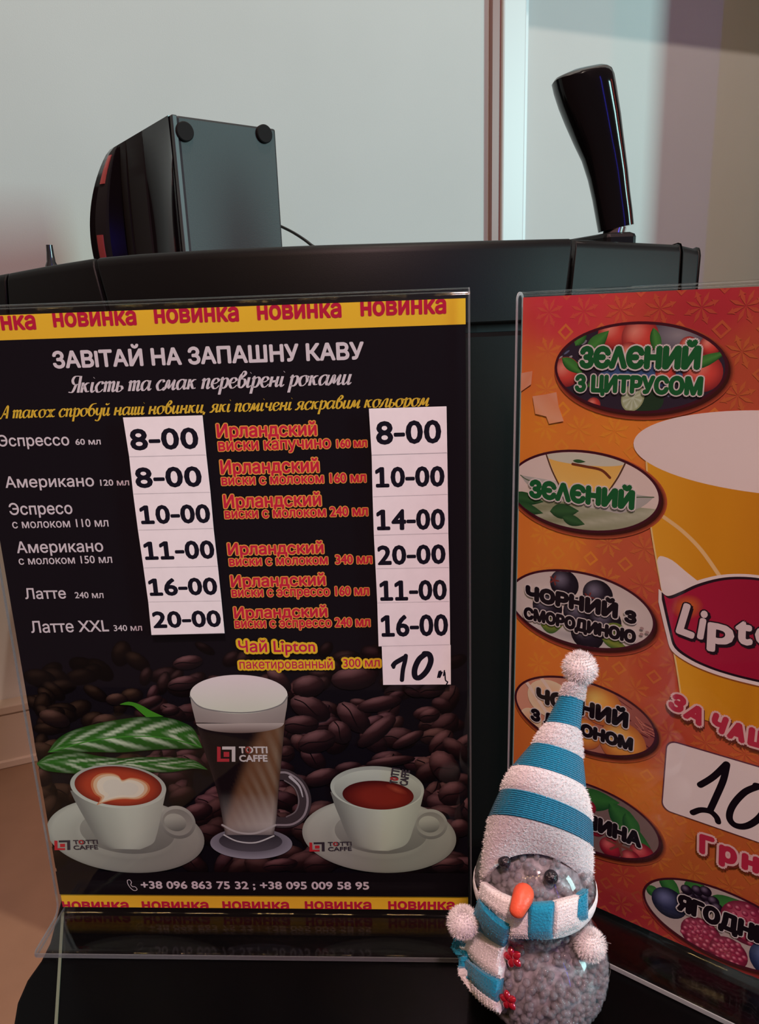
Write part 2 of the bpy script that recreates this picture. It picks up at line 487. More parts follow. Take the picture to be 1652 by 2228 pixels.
class Sheet:
    """a poster plane: u to the right, v up, in metres from its lower left corner"""
    def __init__(s, x0, y0, z0, yaw, lean, W, H):
        s.o = V((x0, y0, z0)); s.yaw, s.lean, s.W, s.H, s.z0 = yaw, lean, W, H, z0
        s.ux = V((math.cos(yaw), math.sin(yaw), 0)); n = V((-math.sin(yaw), math.cos(yaw), 0))
        s.uy = V((0, 0, 1)) * math.cos(lean) + n * math.sin(lean); s.n = s.ux.cross(s.uy)
        s.rect = clip_edges([(0, 0), (W, 0), (W, H), (0, H)])

    def uv(s, px, py):
        d_ = ray(px, py); P = CAM + d_ * ((s.o - CAM).dot(s.n) / d_.dot(s.n)) - s.o
        return (P.dot(s.ux), P.dot(s.uy))

    def loc(s, u, v, d=0.0):      # local to the stand's empty (yaw only, on the table)
        return V((u, math.sin(s.lean) * v - math.cos(s.lean) * d, s.z0 + math.cos(s.lean) * v + math.sin(s.lean) * d))


class Print:
    def __init__(s, sh, d, step=3e-7):
        s.sh, s.d, s.step = sh, d, step; s.v, s.f, s.c = [], [], []; s.clip = None; s.k = 0

    def add(s, P, C, clip=None):
        if isinstance(C[0], (int, float)): C = [C] * len(P)
        for cl in ((clip, s.sh.rect) if clip else (s.sh.rect,)):
            P, C = clip_poly(list(P), list(C), cl)
        if len(P) < 3: return
        b = len(s.v); d = s.d + s.k * s.step
        for (u, v), c in zip(P, C): s.v.append(s.sh.loc(u, v, d)); s.c.append(c)
        s.f.append(tuple(range(b, b + len(P))))

    def nxt(s): s.k += 1

    def px(s, P, C, clip=None):
        s.add([s.sh.uv(*p) for p in P], C, clip); s.nxt()

    def ell(s, cx, cy, rx, ry, cf, rot=0, n=40, rings=4, clip=None, inner=0.0, a0=0.0, a1=360.0):
        """ellipse in uv; cf colour or function(nx, ny)"""
        f = cf if callable(cf) else (lambda x, y: cf)
        cr, sr = math.cos(math.radians(rot)), math.sin(math.radians(rot))

        def pt(r, a):
            x, y = r * math.cos(a), r * math.sin(a)
            return (cx + rx * x * cr - ry * y * sr, cy + rx * x * sr + ry * y * cr), f(x, y)
        if not callable(cf): rings = 1
        for i in range(rings):
            r0 = inner + (1 - inner) * i / rings; r1 = inner + (1 - inner) * (i + 1) / rings
            for j in range(n):
                A = math.radians(a0 + (a1 - a0) * j / n); B = math.radians(a0 + (a1 - a0) * (j + 1) / n)
                q = [pt(r0, A), pt(r1, A), pt(r1, B), pt(r0, B)] if r0 > 0 else [pt(0, A), pt(r1, A), pt(r1, B)]
                s.add([x[0] for x in q], [x[1] for x in q], clip)
        s.nxt()

    def pell(s, x, y, rx, ry, cf, rot=0, **k):
        """ellipse given in picture pixels, put on the sheet"""
        c = s.sh.uv(x, y); a = s.sh.uv(x + rx, y); b = s.sh.uv(x, y - ry)
        s.ell(c[0], c[1], math.hypot(a[0] - c[0], a[1] - c[1]), math.hypot(b[0] - c[0], b[1] - c[1]), cf, -rot, **k)

    def strip(s, L, R, cf, m=6, clip=None, sub=3, px=True):
        """surface between two polylines of equal length; colour function(s, t)"""
        Lc = [(p.x, p.y) for p in catmull([(x, y, 0) for x, y in L], sub)]; Rc = [(p.x, p.y) for p in catmull([(x, y, 0) for x, y in R], sub)]
        f = cf if callable(cf) else (lambda a, b: cf)
        n = len(Lc) - 1

        def pt(i, j):
            a, b = Lc[i], Rc[i]; k = j / m
            q = (a[0] + (b[0] - a[0]) * k, a[1] + (b[1] - a[1]) * k)
            return (s.sh.uv(*q) if px else q), f(k, i / n)
        for i in range(n):
            for j in range(m):
                q = [pt(i, j), pt(i + 1, j), pt(i + 1, j + 1), pt(i, j + 1)]
                s.add([x[0] for x in q], [x[1] for x in q], clip)
        s.nxt()

    def line(s, P, wd, C, clip=None, px=True, n=5, taper=False):
        """a stroke of width wd (metres) through points"""
        Q = [s.sh.uv(*p) for p in P] if px else P
        Q = [(p.x, p.y) for p in catmull([(x, y, 0) for x, y in Q], n)] if len(Q) > 2 else Q
        N = len(Q); k0 = s.k
        for i in range(N):
            ww = wd * (1 - i / N * 0.8) if taper else wd
            s.k = k0 + 4 + i % 8
            s.add([(Q[i][0] + ww / 2 * math.cos(2 * math.pi * k / 10), Q[i][1] + ww / 2 * math.sin(2 * math.pi * k / 10)) for k in range(10)], C, clip)
            if i < N - 1:
                dx, dy = Q[i + 1][0] - Q[i][0], Q[i + 1][1] - Q[i][1]; L = math.hypot(dx, dy) or 1e-9
                nx, ny = -dy / L * ww / 2, dx / L * ww / 2
                s.k = k0 + i % 4
                s.add([(Q[i][0] - nx, Q[i][1] - ny), (Q[i + 1][0] - nx, Q[i + 1][1] - ny), (Q[i + 1][0] + nx, Q[i + 1][1] + ny), (Q[i][0] + nx, Q[i][1] + ny)], C, clip)
        s.k = k0 + 12

    def tris(s, T, C, clip=None):
        for t_ in T: s.add(t_, C, clip)
        s.nxt()

    def build(s, name, parent):
        return mesh(name, s.v, s.f, m_print(), parent, cols=s.c) if s.f else None


_tc = {}


def text_tris(body):
    """outlines of a line of text, filled by slabs (non-zero winding) into triangles"""
    if body in _tc: return _tc[body]
    c = bpy.data.curves.new('t', 'FONT'); c.body = body; c.resolution_u = 3; c.size = 1.0; c.fill_mode = 'NONE'
    o = bpy.data.objects.new('t', c); COL.objects.link(o); bpy.context.view_layer.update()
    dg = bpy.context.evaluated_depsgraph_get(); me = o.evaluated_get(dg).to_mesh()
    vs = [(v.co.x, v.co.y) for v in me.vertices]; nx_ = {}
    for e in me.edges: nx_[e.vertices[0]] = e.vertices[1]
    E = [(e.vertices[0], e.vertices[1]) for e in me.edges]
    o.evaluated_get(dg).to_mesh_clear(); bpy.data.objects.remove(o); bpy.data.curves.remove(c)
    par = list(range(len(vs)))

    def find(i):
        while par[i] != i: par[i] = par[par[i]]; i = par[i]
        return i
    for i, j in E: par[find(i)] = find(j)
    comp = {}
    for i, j in E:
        # direction follows the vertex order along the contour
        comp.setdefault(find(i), []).append((i, j))
    cs = []
    for es in comp.values():
        ids = sorted({i for e in es for i in e})
        P = [vs[i] for i in ids]
        if len(P) > 2: cs.append((min(p[0] for p in P), max(p[0] for p in P), P))
    cs.sort(key=lambda q: q[0]); groups = []
    for q in cs:
        if groups and q[0] < groups[-1][0] - 0.01: groups[-1][1].append(q[2]); groups[-1][0] = max(groups[-1][0], q[1])
        else: groups.append([q[1], [q[2]]])
    T = []
    for _, polys in groups:
        ys = sorted({round(p[1], 4) for P in polys for p in P}); yy = [ys[0]]
        for y in ys[1:]:
            if y - yy[-1] > 0.006: yy.append(y)
        yy[-1] = ys[-1]
        ed = [(P[i], P[(i + 1) % len(P)]) for P in polys for i in range(len(P))]
        for y0, y1 in zip(yy, yy[1:]):
            ym = (y0 + y1) / 2; hits = []
            for (ax, ay), (bx_, by_) in ed:
                if (ay <= ym) != (by_ <= ym):
                    k = lambda y: ax + (bx_ - ax) * min(1.0, max(0.0, (y - ay) / (by_ - ay)))
                    hits.append((k(ym), 1 if by_ > ay else -1, k(y0), k(y1)))
            hits.sort(); wn = 0; st = None
            for h in hits:
                if wn == 0: st = h
                wn += h[1]
                if wn == 0:
                    q = [(st[2], y0), (h[2], y0), (h[3], y1), (st[3], y1)]
                    T += [[q[0], q[1], q[2]], [q[0], q[2], q[3]]]
    _tc[body] = T
    return T


def ccw(t_):
    a, b, c = t_
    return t_ if (b[0] - a[0]) * (c[1] - a[1]) - (b[1] - a[1]) * (c[0] - a[0]) >= 0 else [a, c, b]


CAPH = 0.73
_cap = [p[1] for t_ in text_tris('H') for p in t_]; CAPH = max(_cap)
XH = max(p[1] for t_ in text_tris('x') for p in t_)


def put_text(pr, body, A, B, cap, color, bold=0.0, outline=None, shadow=None, shear=0.0, sx_bold=True, clip=None, T=None, caph=None):
    """text on a sheet from A to B (baseline, uv), capital height cap"""
    T = T or text_tris(body); caph = caph or CAPH
    xs = [p[0] for t_ in T for p in t_]; x0, x1 = min(xs), max(xs)
    L = math.hypot(B[0] - A[0], B[1] - A[1]); ux, uy = (B[0] - A[0]) / L, (B[1] - A[1]) / L
    kx = (L - 2 * bold) / (x1 - x0); ky = (cap - 2 * bold) / caph

    def mp(p, dx=0, dy=0):
        x = bold + (p[0] - x0) * kx + shear * (p[1] * ky) + dx; y = bold + p[1] * ky + dy
        return (A[0] + ux * x - uy * y, A[1] + uy * x + ux * y)

    def lay(rad, col, n, ox=0, oy=0):
        offs = [(0, 0)] if rad <= 0 else [(rad * math.cos(2 * math.pi * k / n), rad * math.sin(2 * math.pi * k / n)) for k in range(n)] + ([(0, 0)] if rad > 0 else [])
        for dx, dy in offs:
            pr.tris([ccw([mp(p, dx + ox, dy + oy) for p in t_]) for t_ in T], col, clip)
    if shadow: lay(bold + shadow[1], shadow[0], 8, shadow[2], shadow[3])
    if outline: lay(bold + outline[1], outline[0], 12)
    lay(bold, color, 8)


def ptext(pr, body, a, b, top, color, **k):
    """text given by picture pixels: baseline ends a, b and the height of the first capital's top"""
    A, B = pr.sh.uv(*a), pr.sh.uv(*b); Tp = pr.sh.uv(a[0], top)
    L = math.hypot(B[0] - A[0], B[1] - A[1]); ux, uy = (B[0] - A[0]) / L, (B[1] - A[1]) / L
    cap = abs(-(Tp[0] - A[0]) * uy + (Tp[1] - A[1]) * ux)
    put_text(pr, body, A, B, cap, color, **k)


# digit one with a foot, as on the price strips
def price_tris(body):
    T = []; x = 0.0
    for ch in body:
        if ch == '1':
            h = CAPH
            for q in ([(0.20, 0), (0.30, 0), (0.30, h), (0.20, h)], [(0.06, 0), (0.47, 0), (0.47, 0.075), (0.06, 0.075)], [(0.20, h), (0.05, h - 0.10), (0.05, h - 0.19), (0.22, h - 0.085)]):
                T += [[q[0], q[1], q[2]], [q[0], q[2], q[3]]]
            x0 = 0; adv = 0.54
            k = 6
        else:
            k = len(text_tris(ch)); T += [[(p[0], p[1]) for p in t_] for t_ in text_tris(ch)]
            xs = [p[0] for t_ in T[-k:] for p in t_]; x0 = min(xs) - 0.04; adv = max(xs) - x0 + 0.04
            if ch == '-':
                T[-k:] = [[(0.0, 0.24), (0.27, 0.24), (0.27, 0.31)], [(0.0, 0.24), (0.27, 0.31), (0.0, 0.31)]]; k = 2; x0 = -0.03; adv = 0.33
        for i in range(len(T) - k, len(T)): T[i] = [(p[0] - x0 + x, p[1]) for p in T[i]]
        x += adv
    return T


# brush script lettering drawn with a pen
GL = {
 'а': ([[(.75, .85), (.5, 1), (.2, .8), (.12, .4), (.27, .03), (.5, .12), (.76, .65)], [(.8, 1), (.75, .3), (.86, .02), (1.02, .2)]], .98),
 'о': ([[(.5, 1), (.2, .85), (.12, .45), (.32, .02), (.62, .1), (.78, .5), (.65, .92), (.45, 1)], [(.68, .88), (.92, .82)]], .92),
 'к': ([[(.2, 1), (.16, 0)], [(.78, .93), (.55, .9), (.2, .5)], [(.38, .6), (.6, .1), (.85, .12)]], .88),
 'і': ([[(.2, 1), (.17, .25), (.3, 0), (.48, .2)], [(.25, 1.42), (.27, 1.44)]], .46),
 'с': ([[(.7, .78), (.6, 1), (.35, .95), (.12, .5), (.3, .02), (.58, .05), (.76, .28)]], .76),
 'т': ([[(.04, .82), (.2, 1), (.19, 0)], [(.2, .6), (.45, 1), (.58, .85), (.55, 0)], [(.57, .6), (.82, 1), (.95, .85), (.91, .2), (1.02, 0), (1.18, .2)]], 1.16),
 'ь': ([[(.18, 1), (.15, .1), (.4, 0), (.62, .25), (.5, .52), (.18, .5)]], .7),
 'м': ([[(-.05, .1), (.1, .05), (.34, 1), (.48, .12), (.84, 1), (.83, .2), (.94, 0), (1.1, .2)]], 1.08),
 'п': ([[(.04, .82), (.2, 1), (.19, 0)], [(.2, .6), (.5, 1), (.65, .85), (.61, .2), (.72, 0), (.88, .2)]], .88),
 'е': ([[(.15, .48), (.5, .55), (.66, .8), (.45, 1), (.2, .85), (.12, .4), (.35, 0), (.6, .05), (.78, .28)]], .78),
 'р': ([[(.04, .82), (.2, 1), (.17, -.62)], [(.2, .7), (.5, 1), (.72, .75), (.64, .2), (.4, 0), (.2, .15)]], .82),
 'в': ([[(.2, .15), (.16, .9), (.4, 1.6), (.62, 1.35), (.28, .88), (.6, .82), (.72, .4), (.45, 0), (.2, .15)]], .8),
 'н': ([[(.2, 1), (.17, 0)], [(.2, .5), (.7, .55)], [(.74, 1), (.7, .2), (.82, 0), (.96, .2)]], .94),
 'ж': ([[(.5, 1), (.5, 0)], [(.05, .9), (.2, .95), (.5, .5), (.2, .05), (.05, .1)], [(.95, .9), (.8, .95), (.5, .5), (.8, .05), (1, .15)]], 1.0),
 'б': ([[(.85, 1.55), (.4, 1.45), (.15, 1.0), (.12, .4), (.35, 0), (.65, .15), (.72, .6), (.45, .95), (.18, .7)]], .84),
 'у': ([[(.17, 1), (.16, .4), (.35, .1), (.6, .45)], [(.7, 1), (.62, -.2), (.4, -.62), (.1, -.5)]], .8),
 'и': ([[(.2, 1), (.17, .25), (.34, 0), (.6, .45)], [(.68, 1), (.64, .2), (.76, 0), (.92, .2)]], .9),
 'й': ([[(.2, 1), (.17, .25), (.34, 0), (.6, .45)], [(.68, 1), (.64, .2), (.76, 0), (.92, .2)], [(.3, 1.5), (.47, 1.34), (.68, 1.52)]], .9),
 'ш': ([[(.2, 1), (.17, .25), (.3, 0), (.5, .35)], [(.56, 1), (.52, .2), (.65, 0), (.86, .35)], [(.93, 1), (.9, .2), (1.0, 0), (1.16, .2)]], 1.14),
 'я': ([[(.75, 1), (.4, .98), (.25, .75), (.4, .5), (.7, .5)], [(.77, 1), (.72, .2), (.83, 0), (.98, .2)], [(.5, .5), (.2, .02), (.02, .08)]], .95),
 'ч': ([[(.2, 1), (.2, .6), (.4, .42), (.68, .62)], [(.72, 1), (.67, .2), (.8, 0), (.94, .2)]], .92),
 'л': ([[(-.05, .1), (.1, .05), (.34, .85), (.66, 1), (.64, .2), (.76, 0), (.92, .2)]], .9),
 ',': ([[(.15, .08), (.08, -.25)]], .32),
 'Я': ([[(.95, 1.62), (.45, 1.62), (.25, 1.25), (.45, .85), (.9, .85)], [(.95, 1.65), (.9, 0)], [(.62, .85), (.38, .1), (.0, .08)]], 1.05),
 'А': ([[(.0, .08), (.2, .08), (.78, 1.65), (.82, 0)], [(.3, .55), (.85, .55)]], 1.0), ' ': ([], .42)}


def script_tris(body, thick=0.13, thin=0.045, shear=0.26):
    T = []; x = 0
    for ch in body:
        st, adv = GL[ch]
        for P in st:
            Q = [(p.x, p.y) for p in catmull([(a, b, 0) for a, b in P], 5)]
            L = []; R = []
            for i in range(len(Q)):
                a = Q[max(0, i - 1)]; b = Q[min(len(Q) - 1, i + 1)]
                dx, dy = b[0] - a[0], b[1] - a[1]; l = math.hypot(dx, dy) or 1
                dx, dy = dx / l, dy / l
                wd = thin + (thick - thin) * max(0.0, abs(dy) - 0.15) / 0.85
                if dy > 0.3 and dx > 0.3: wd = thin * 1.25
                wd = max(wd, thin) if len(P) > 2 or abs(Q[0][1] - Q[-1][1]) > .1 else 0.11
                L.append((Q[i][0] - dy * wd, Q[i][1] + dx * wd)); R.append((Q[i][0] + dy * wd, Q[i][1] - dx * wd))
            for i in range(len(Q) - 1):
                T += [[L[i], R[i], R[i + 1]], [L[i], R[i + 1], L[i + 1]]]
            T[-2 * (len(Q) - 1):] = [[(p[0] + x, p[1]) for p in t_] for t_ in T[-2 * (len(Q) - 1):]]
        x += adv
    return [[(p[0] + shear * p[1], p[1]) for p in t_] for t_ in T]


def mixc(a, b, k):
    k = min(1, max(0, k)); return tuple(a[i] + (b[i] - a[i]) * k for i in range(3))


# ------------------------------------------------------------------ acrylic menu stands
m_acr = m_acrylic('clear_acrylic', (0.975, 0.98, 0.98), 0.03, 1.37)
m_edge = m_acrylic('acrylic_edge', (0.7, 0.8, 0.8), 0.1, 1.5, 0.55)
m_edge_dark = m_acrylic('acrylic_edge_smoky', (0.75, 0.75, 0.8), 0.12, 1.5, 0.16)
m_paper = mat('label_paper', (0.86, 0.85, 0.85), 0.75, spec=0.15, var=0.02, scale=200)
ZP = 0.004


def build_stand(name, sh, base, ml, mt, edge_m, ext_r):
    root = empty(name, (sh.o.x, sh.o.y, 0), sh.yaw)
    W, H = sh.W, sh.H; T = 0.0014
    u0, u1 = -ml, W + ext_r; top = H + mt
    # folded sheet: up the back, over the top, down the front, forward as the base
    path = [sh.loc(0, -0.001, -0.0032), sh.loc(0, top * 0.5, -0.0032)]
    for k in range(13):
        a_ = math.pi * (1 - k / 12); path.append(sh.loc(0, top - 0.0029 + 0.0029 * math.sin(a_), -0.0003 - 0.0029 * math.cos(a_) * -1))
    path = [(p.y, p.z) for p in path]
    yb = sh.loc(0, 0.006, 0.0026).y
    for k in range(9):
        a_ = math.pi / 2 * k / 8; path.append((yb - 0.006 + 0.006 * math.cos(a_), 0.0094 - 0.006 * math.sin(a_)))
    for k in range(9):
        a_ = math.pi * k / 8; path.append((-base + 0.00135 - 0.00135 * math.sin(a_), 0.00205 + 0.00135 * math.cos(a_)))
    path.append((0.003, 0.0007))
    nrm = []
    for i in range(len(path)):
        a = path[max(0, i - 1)]; b = path[min(len(path) - 1, i + 1)]; dx, dz = b[0] - a[0], b[1] - a[1]; l = math.hypot(dx, dz)
        nrm.append((-dz / l, dx / l))
    A = [(p[0] + n_[0] * T / 2, p[1] + n_[1] * T / 2) for p, n_ in zip(path, nrm)]
    B = [(p[0] - n_[0] * T / 2, p[1] - n_[1] * T / 2) for p, n_ in zip(path, nrm)]
    prof = A + B[::-1]; n = len(prof)
    v = [(u0, y, z) for y, z in prof] + [(u1, y, z) for y, z in prof]
    f = [(i, (i + 1) % n, n + (i + 1) % n, n + i) for i in range(n)]
    o = mesh('acrylic_sheet', v, f, m_acr, root, True)
    # polished side edges
    for uu, sg in ((u0, -1), (u1, 1)):
        v = []; f = []
        m_ = len(path)
        for k in range(m_):
            v += [(uu, *A[k]), (uu, *B[k]), (uu + sg * 0.0004, *A[k]), (uu + sg * 0.0004, *B[k])]
        for k in range(m_ - 1):
            a, b = 4 * k, 4 * k + 4
            f += [(a, a + 1, b + 1, b), (a + 2, b + 2, b + 3, a + 3), (a, b, b + 2, a + 2), (a + 1, a + 3, b + 3, b + 1)]
        mesh('acrylic_edge', v, f, edge_m, root)
    boxo('acrylic_edge', (u0, -base - 0.0007, 0.0008), (u1 - u0, 0, 0), (0, 0.0005, 0), (0, 0, 0.0022), edge_m, root)
    return root


# ================================================================== menu stand with coffee prices
LS = Sheet(-0.17203743, 0.318349, ZP, -0.05516893, 0.00524215, 0.21, 0.297)
ls = build_stand('menu_stand', LS, 0.0276, 0.0006, 0.0035, m_edge_dark, 0.0012)
tag(ls, 'clear acrylic menu stand with a black coffee poster and white price strips', 'menu stand')
INK = pc(14, 9, 16); YEL = pc(222, 158, 42); RED = pc(176, 22, 52); WHT = pc(205, 175, 182); CRM = WHT
bg = Print(LS, 0.0)
bg.add([(0, 0), (LS.W, 0), (LS.W, LS.H), (0, LS.H)], INK); bg.nxt()
v, f = bg.v, bg.f
poster = bg.build('poster_sheet', ls); poster['label'] = 'black coffee menu poster'
a, b = LS.uv(-40, 742), LS.uv(1012, 705.5); vv = (a[1] + b[1]) / 2
a, b = LS.uv(140, 1942), LS.uv(1018, 1949); vb = (a[1] + b[1]) / 2
for v0, v1 in ((vv, LS.H), (0, vb)):
    band_p = Print(LS, 2e-5); band_p.add([(0, v0), (LS.W, v0), (LS.W, v1), (0, v1)], YEL); band_p.build('yellow_band', poster)

# coffee beans
beans = Print(LS, 3e-5)
rnd = random.Random(5)


def bean(cx, cy, a, b, rot, br, blur, hue):
    dark = pc(20, 9, 13); mid = mixc(pc(50, 21, 27), pc(48, 28, 22), hue); hi = mixc(pc(165, 104, 112), pc(138, 92, 74), hue)
    rr = math.radians(rot)

    def cf(x, y):
        wx = x * math.cos(rr) - y * math.sin(rr); wy = x * math.sin(rr) + y * math.cos(rr)
        l = 0.45 + 0.62 * wy - 0.22 * wx - 0.30 * (x * x + y * y)
        c = mixc(dark, mid, l * 2) if l < 0.5 else mixc(mid, hi, (l - 0.5) * 1.7)
        ed = max(0, math.hypot(x, y) - (0.55 if blur else 0.9)) / (0.45 if blur else 0.1)
        c = mixc(c, pc(12, 6, 9), ed * (0.95 if blur else 0.5))
        return tuple(q * br for q in c)
    beans.pell(cx, cy, a, b, cf, rot=-rot, n=14, rings=4)
    if not blur and b > 11 and rnd.random() < 0.6:
        P = []
        for k in range(5):
            t_ = -0.85 + 1.7 * k / 4; x, y = t_ * a, 0.22 * b * math.sin(t_ * 3) + b * 0.05
            P.append((cx + x * math.cos(-rr) - y * math.sin(-rr), cy + x * math.sin(-rr) + y * math.cos(-rr)))
        beans.line(P, 0.0006, pc(16, 7, 10), n=3)


lst = []
for i in range(300):
    y = 1410 + (rnd.random() ** 0.85) * 480
    x = 55 + rnd.random() * 965
    k = (y - 1400) / 490.0
    lst.append((y, x, k))
lst.sort()
for y, x, k in lst:
    top_lim = 1405 + (60 if x < 260 else 0) + (35 if x > 880 else 0)
    br = min(1.0, max(0.0, (y - top_lim + 25) / 120.0)) * (0.55 + 0.45 * min(1, x / 600.0)) * (0.9 if y < 1800 else 0.7)
    if y < 1480 and x > 840: br *= 0.4
    if br < 0.05: continue
    a = 19 + 14 * k + rnd.random() * 16
    blur = y < 1500 or (x < 330 and y < 1620)
    bean(x, y, a, a * (0.42 + 0.22 * rnd.random()), rnd.choice((-1, 1)) * rnd.random() * 60 + 10, br * rnd.uniform(0.55, 1.1), blur, 1.0 if x < 300 else rnd.random() * 0.5)
# the large beans that stand out in the picture
for (x, y, a, b, r) in ((676, 1540, 47, 26, -28), (770, 1560, 46, 24, -48), (672, 1492, 36, 24, 10), (770, 1475, 50, 25, 5), (608, 1477, 34, 16, -50), (820, 1590, 56, 17, 42), (740, 1592, 30, 22, -60),
                        (690, 1612, 44, 24, 20), (655, 1575, 40, 20, 5), (826, 1530, 50, 16, 12), (888, 1608, 40, 12, 30), (935, 1555, 24, 15, 20), (968, 1668, 30, 40, 30), (850, 1655, 55, 11, 8), (986, 1725, 34, 26, 30),
                        (905, 1500, 26, 16, -10), (940, 1500, 30, 16, 15), (700, 1690, 40, 18, 20), (975, 1880, 36, 16, 10), (1000, 1800, 24, 20, 0), (230, 1570, 30, 18, 10), (120, 1562, 34, 18, -20), (410, 1440, 34, 15, 10),
                        (400, 1485, 36, 15, 12), (328, 1527, 30, 11, 25), (255, 1520, 24, 13, 5), (372, 1545, 20, 9, 10), (610, 1880, 40, 14, 10), (430, 1765, 36, 18, 20), (90, 1690, 24, 20, 0)):
    bean(x, y, a, b, r, 0.95 if x > 380 else 0.75, False, 0.8 if x < 300 else 0.25)
o = beans.build('coffee_bean_print', poster)
# dark strip behind the telephone numbers
ph = Print(LS, 1.0e-3)
va = LS.uv(560, 1895)[1]
ph.add([(0, vb), (LS.W, vb), (LS.W, va), (0, va)], pc(16, 9, 14)); ph.nxt()
ptext(ph, '+38 096 863 75 32 ; +38 095 009 58 95', (309, 1930.5), (804, 1932.5), 1914, CRM, bold=0.00018)
ph.line([(279, 1912), (284, 1911), (288, 1917), (286, 1921), (290, 1926), (295, 1926), (300, 1931), (298, 1934), (292, 1934), (284, 1927), (279, 1918), (279, 1912)], 0.00035, CRM, n=2)
ph.build('phone_number_lettering', poster)

# leaves
lf = Print(LS, 1.02e-3)


def c0_(x, y): return (x / 2.95, 1400 + y / 2.95)


def leafc(bias):
    def f(s_, t_):
        st = math.sin((t_ * 1.0 - abs(s_ - .5) * abs(bias)) * 40)
        c = mixc(pc(40, 92, 26), pc(24, 60, 16), abs(s_ - .5) * 2)
        k = max(0, st - 0.1) * max(0, math.sin(math.pi * s_)) * max(0, math.sin(math.pi * t_)) * (0.35 if abs(s_ - .5) < .06 else 1.3)
        return mixc(c, pc(196, 200, 170), k)
    return f


up = [(312, 693), (370, 612), (470, 552), (640, 505), (780, 480), (930, 463), (1080, 470), (1180, 500), (1250, 545), (1303, 660)]
lo = [(312, 693), (420, 692), (520, 690), (640, 690), (780, 692), (930, 680), (1080, 670), (1180, 668), (1250, 668), (1303, 664)]
up2 = [(240, 762), (330, 702), (500, 690), (640, 715), (780, 728), (900, 722), (1050, 722), (1180, 728), (1260, 745), (1335, 800)]
lo2 = [(240, 766), (290, 805), (400, 822), (520, 828), (640, 822), (780, 800), (950, 815), (1100, 818), (1240, 796), (1335, 803)]
lf.strip([c0_(*p) for p in up2], [c0_(*p) for p in lo2], leafc(0.5), m=12, sub=6)
lf.strip([c0_(*p) for p in up], [c0_(*p) for p in lo], leafc(-0.45), m=14, sub=6)
lf.line([c0_(*p) for p in ((330, 688), (600, 615), (880, 588), (1100, 605), (1290, 655))], 0.0006, pc(60, 120, 40))
lf.strip([c0_(*p) for p in ((775, 383), (830, 367), (900, 384), (980, 428), (1055, 462))], [c0_(*p) for p in ((778, 386), (850, 392), (885, 415), (925, 450), (945, 465))], pc(62, 120, 30), m=4)
lf.build('green_leaf_print', poster)

# latte glass
gl = Print(LS, 1.05e-3)


def c1_(x, y): return (400 + x / 2.5415, 1420 + y / 2.5415)


def pe(pr, x, y, rx, ry, cf, rot=0, **k):
    p = c1_(x, y); pr.pell(p[0], p[1], rx / 2.5415, ry / 2.5415, cf, rot=rot, **k)


pe(gl, 375, 1048, 227, 86, lambda x, y: mixc(pc(58, 48, 56), pc(150, 138, 150), 0.25 + 0.5 * max(0, math.hypot(x, y) - 0.55) * 2.0 + 0.25 * (-y)), n=48, rings=8)
pe(gl, 372, 1035, 175, 58, lambda x, y: mixc(pc(36, 30, 36), pc(80, 70, 78), 0.5 - 0.5 * y), n=40)
# handle ring
gl.line([c1_(*p) for p in ((495, 668), (570, 670), (640, 720), (672, 800), (655, 880), (600, 925), (520, 930), (480, 905))], 0.0062, pc(62, 48, 52))
gl.line([c1_(*p) for p in ((505, 660), (575, 658), (650, 712), (686, 800), (668, 890), (605, 940), (520, 945))], 0.0011, pc(142, 122, 128))
gl.line([c1_(*p) for p in ((560, 700), (615, 740), (638, 810), (620, 870), (570, 900))], 0.0007, pc(110, 92, 96))
gl.line([c1_(*p) for p in ((590, 680), (640, 730), (660, 790))], 0.0016, pc(178, 160, 166), taper=True)
Lg = [(38, 232), (58, 330), (100, 480), (150, 640), (190, 770), (215, 900), (232, 1000)]
Rg = [(576, 232), (566, 330), (552, 480), (538, 640), (525, 770), (515, 900), (500, 1000)]


def gcol(s_, t_):
    dark = pc(22, 12, 16); br = pc(104, 66, 46); tan = pc(140, 116, 100); wh = pc(178, 160, 156)
    dg_ = s_ + t_ * 1.15
    c = mixc(dark, br, (dg_ - 0.98) * 7)
    c = mixc(c, mixc(br, tan, 0.5 + 0.5 * math.sin(s_ * 40 - t_ * 40)), max(0, min(1, (dg_ - 1.05) * 3)) * 0.5)
    c = mixc(c, wh, (t_ - 0.66) * 4.0 * (0.4 + s_ * 0.6))
    if t_ > 0.90: c = mixc(c, pc(120, 104, 104), (t_ - 0.90) * 12)
    e = abs(s_ - .5) * 2
    return mixc(c, pc(46, 30, 32), max(0, e - 0.86) * 5)


gl.strip([c1_(*p) for p in Lg], [c1_(*p) for p in Rg], gcol, m=26, sub=6)
Lf = [(38, 225), (46, 280), (58, 330), (70, 380)]; Rf = [(576, 225), (574, 280), (566, 330), (556, 388)]
gl.strip([c1_(*p) for p in Lf], [c1_(*p) for p in Rf], lambda s_, t_: mixc(pc(186, 164, 160), pc(120, 98, 96), 0.15 + 0.4 * t_ + abs(s_ - .5) * 0.5), m=16)
pe(gl, 313, 384, 243, 54, lambda x, y: mixc(pc(176, 152, 148), pc(96, 70, 66), max(0, -y) * 0.9), n=40, a0=180, a1=360)
pe(gl, 306, 225, 270, 108, lambda x, y: mixc(pc(226, 200, 200), pc(204, 196, 178), 0.5 - y * 0.5), n=48)
gl.line([c1_(*p) for p in ((38, 236), (90, 292), (200, 318), (330, 326), (450, 312), (540, 280), (576, 236))], 0.0006, pc(120, 108, 108), n=6)
gl.line([c1_(*p) for p in ((216, 945), (300, 985), (400, 990), (510, 945))], 0.0011, pc(170, 154, 154), n=6)
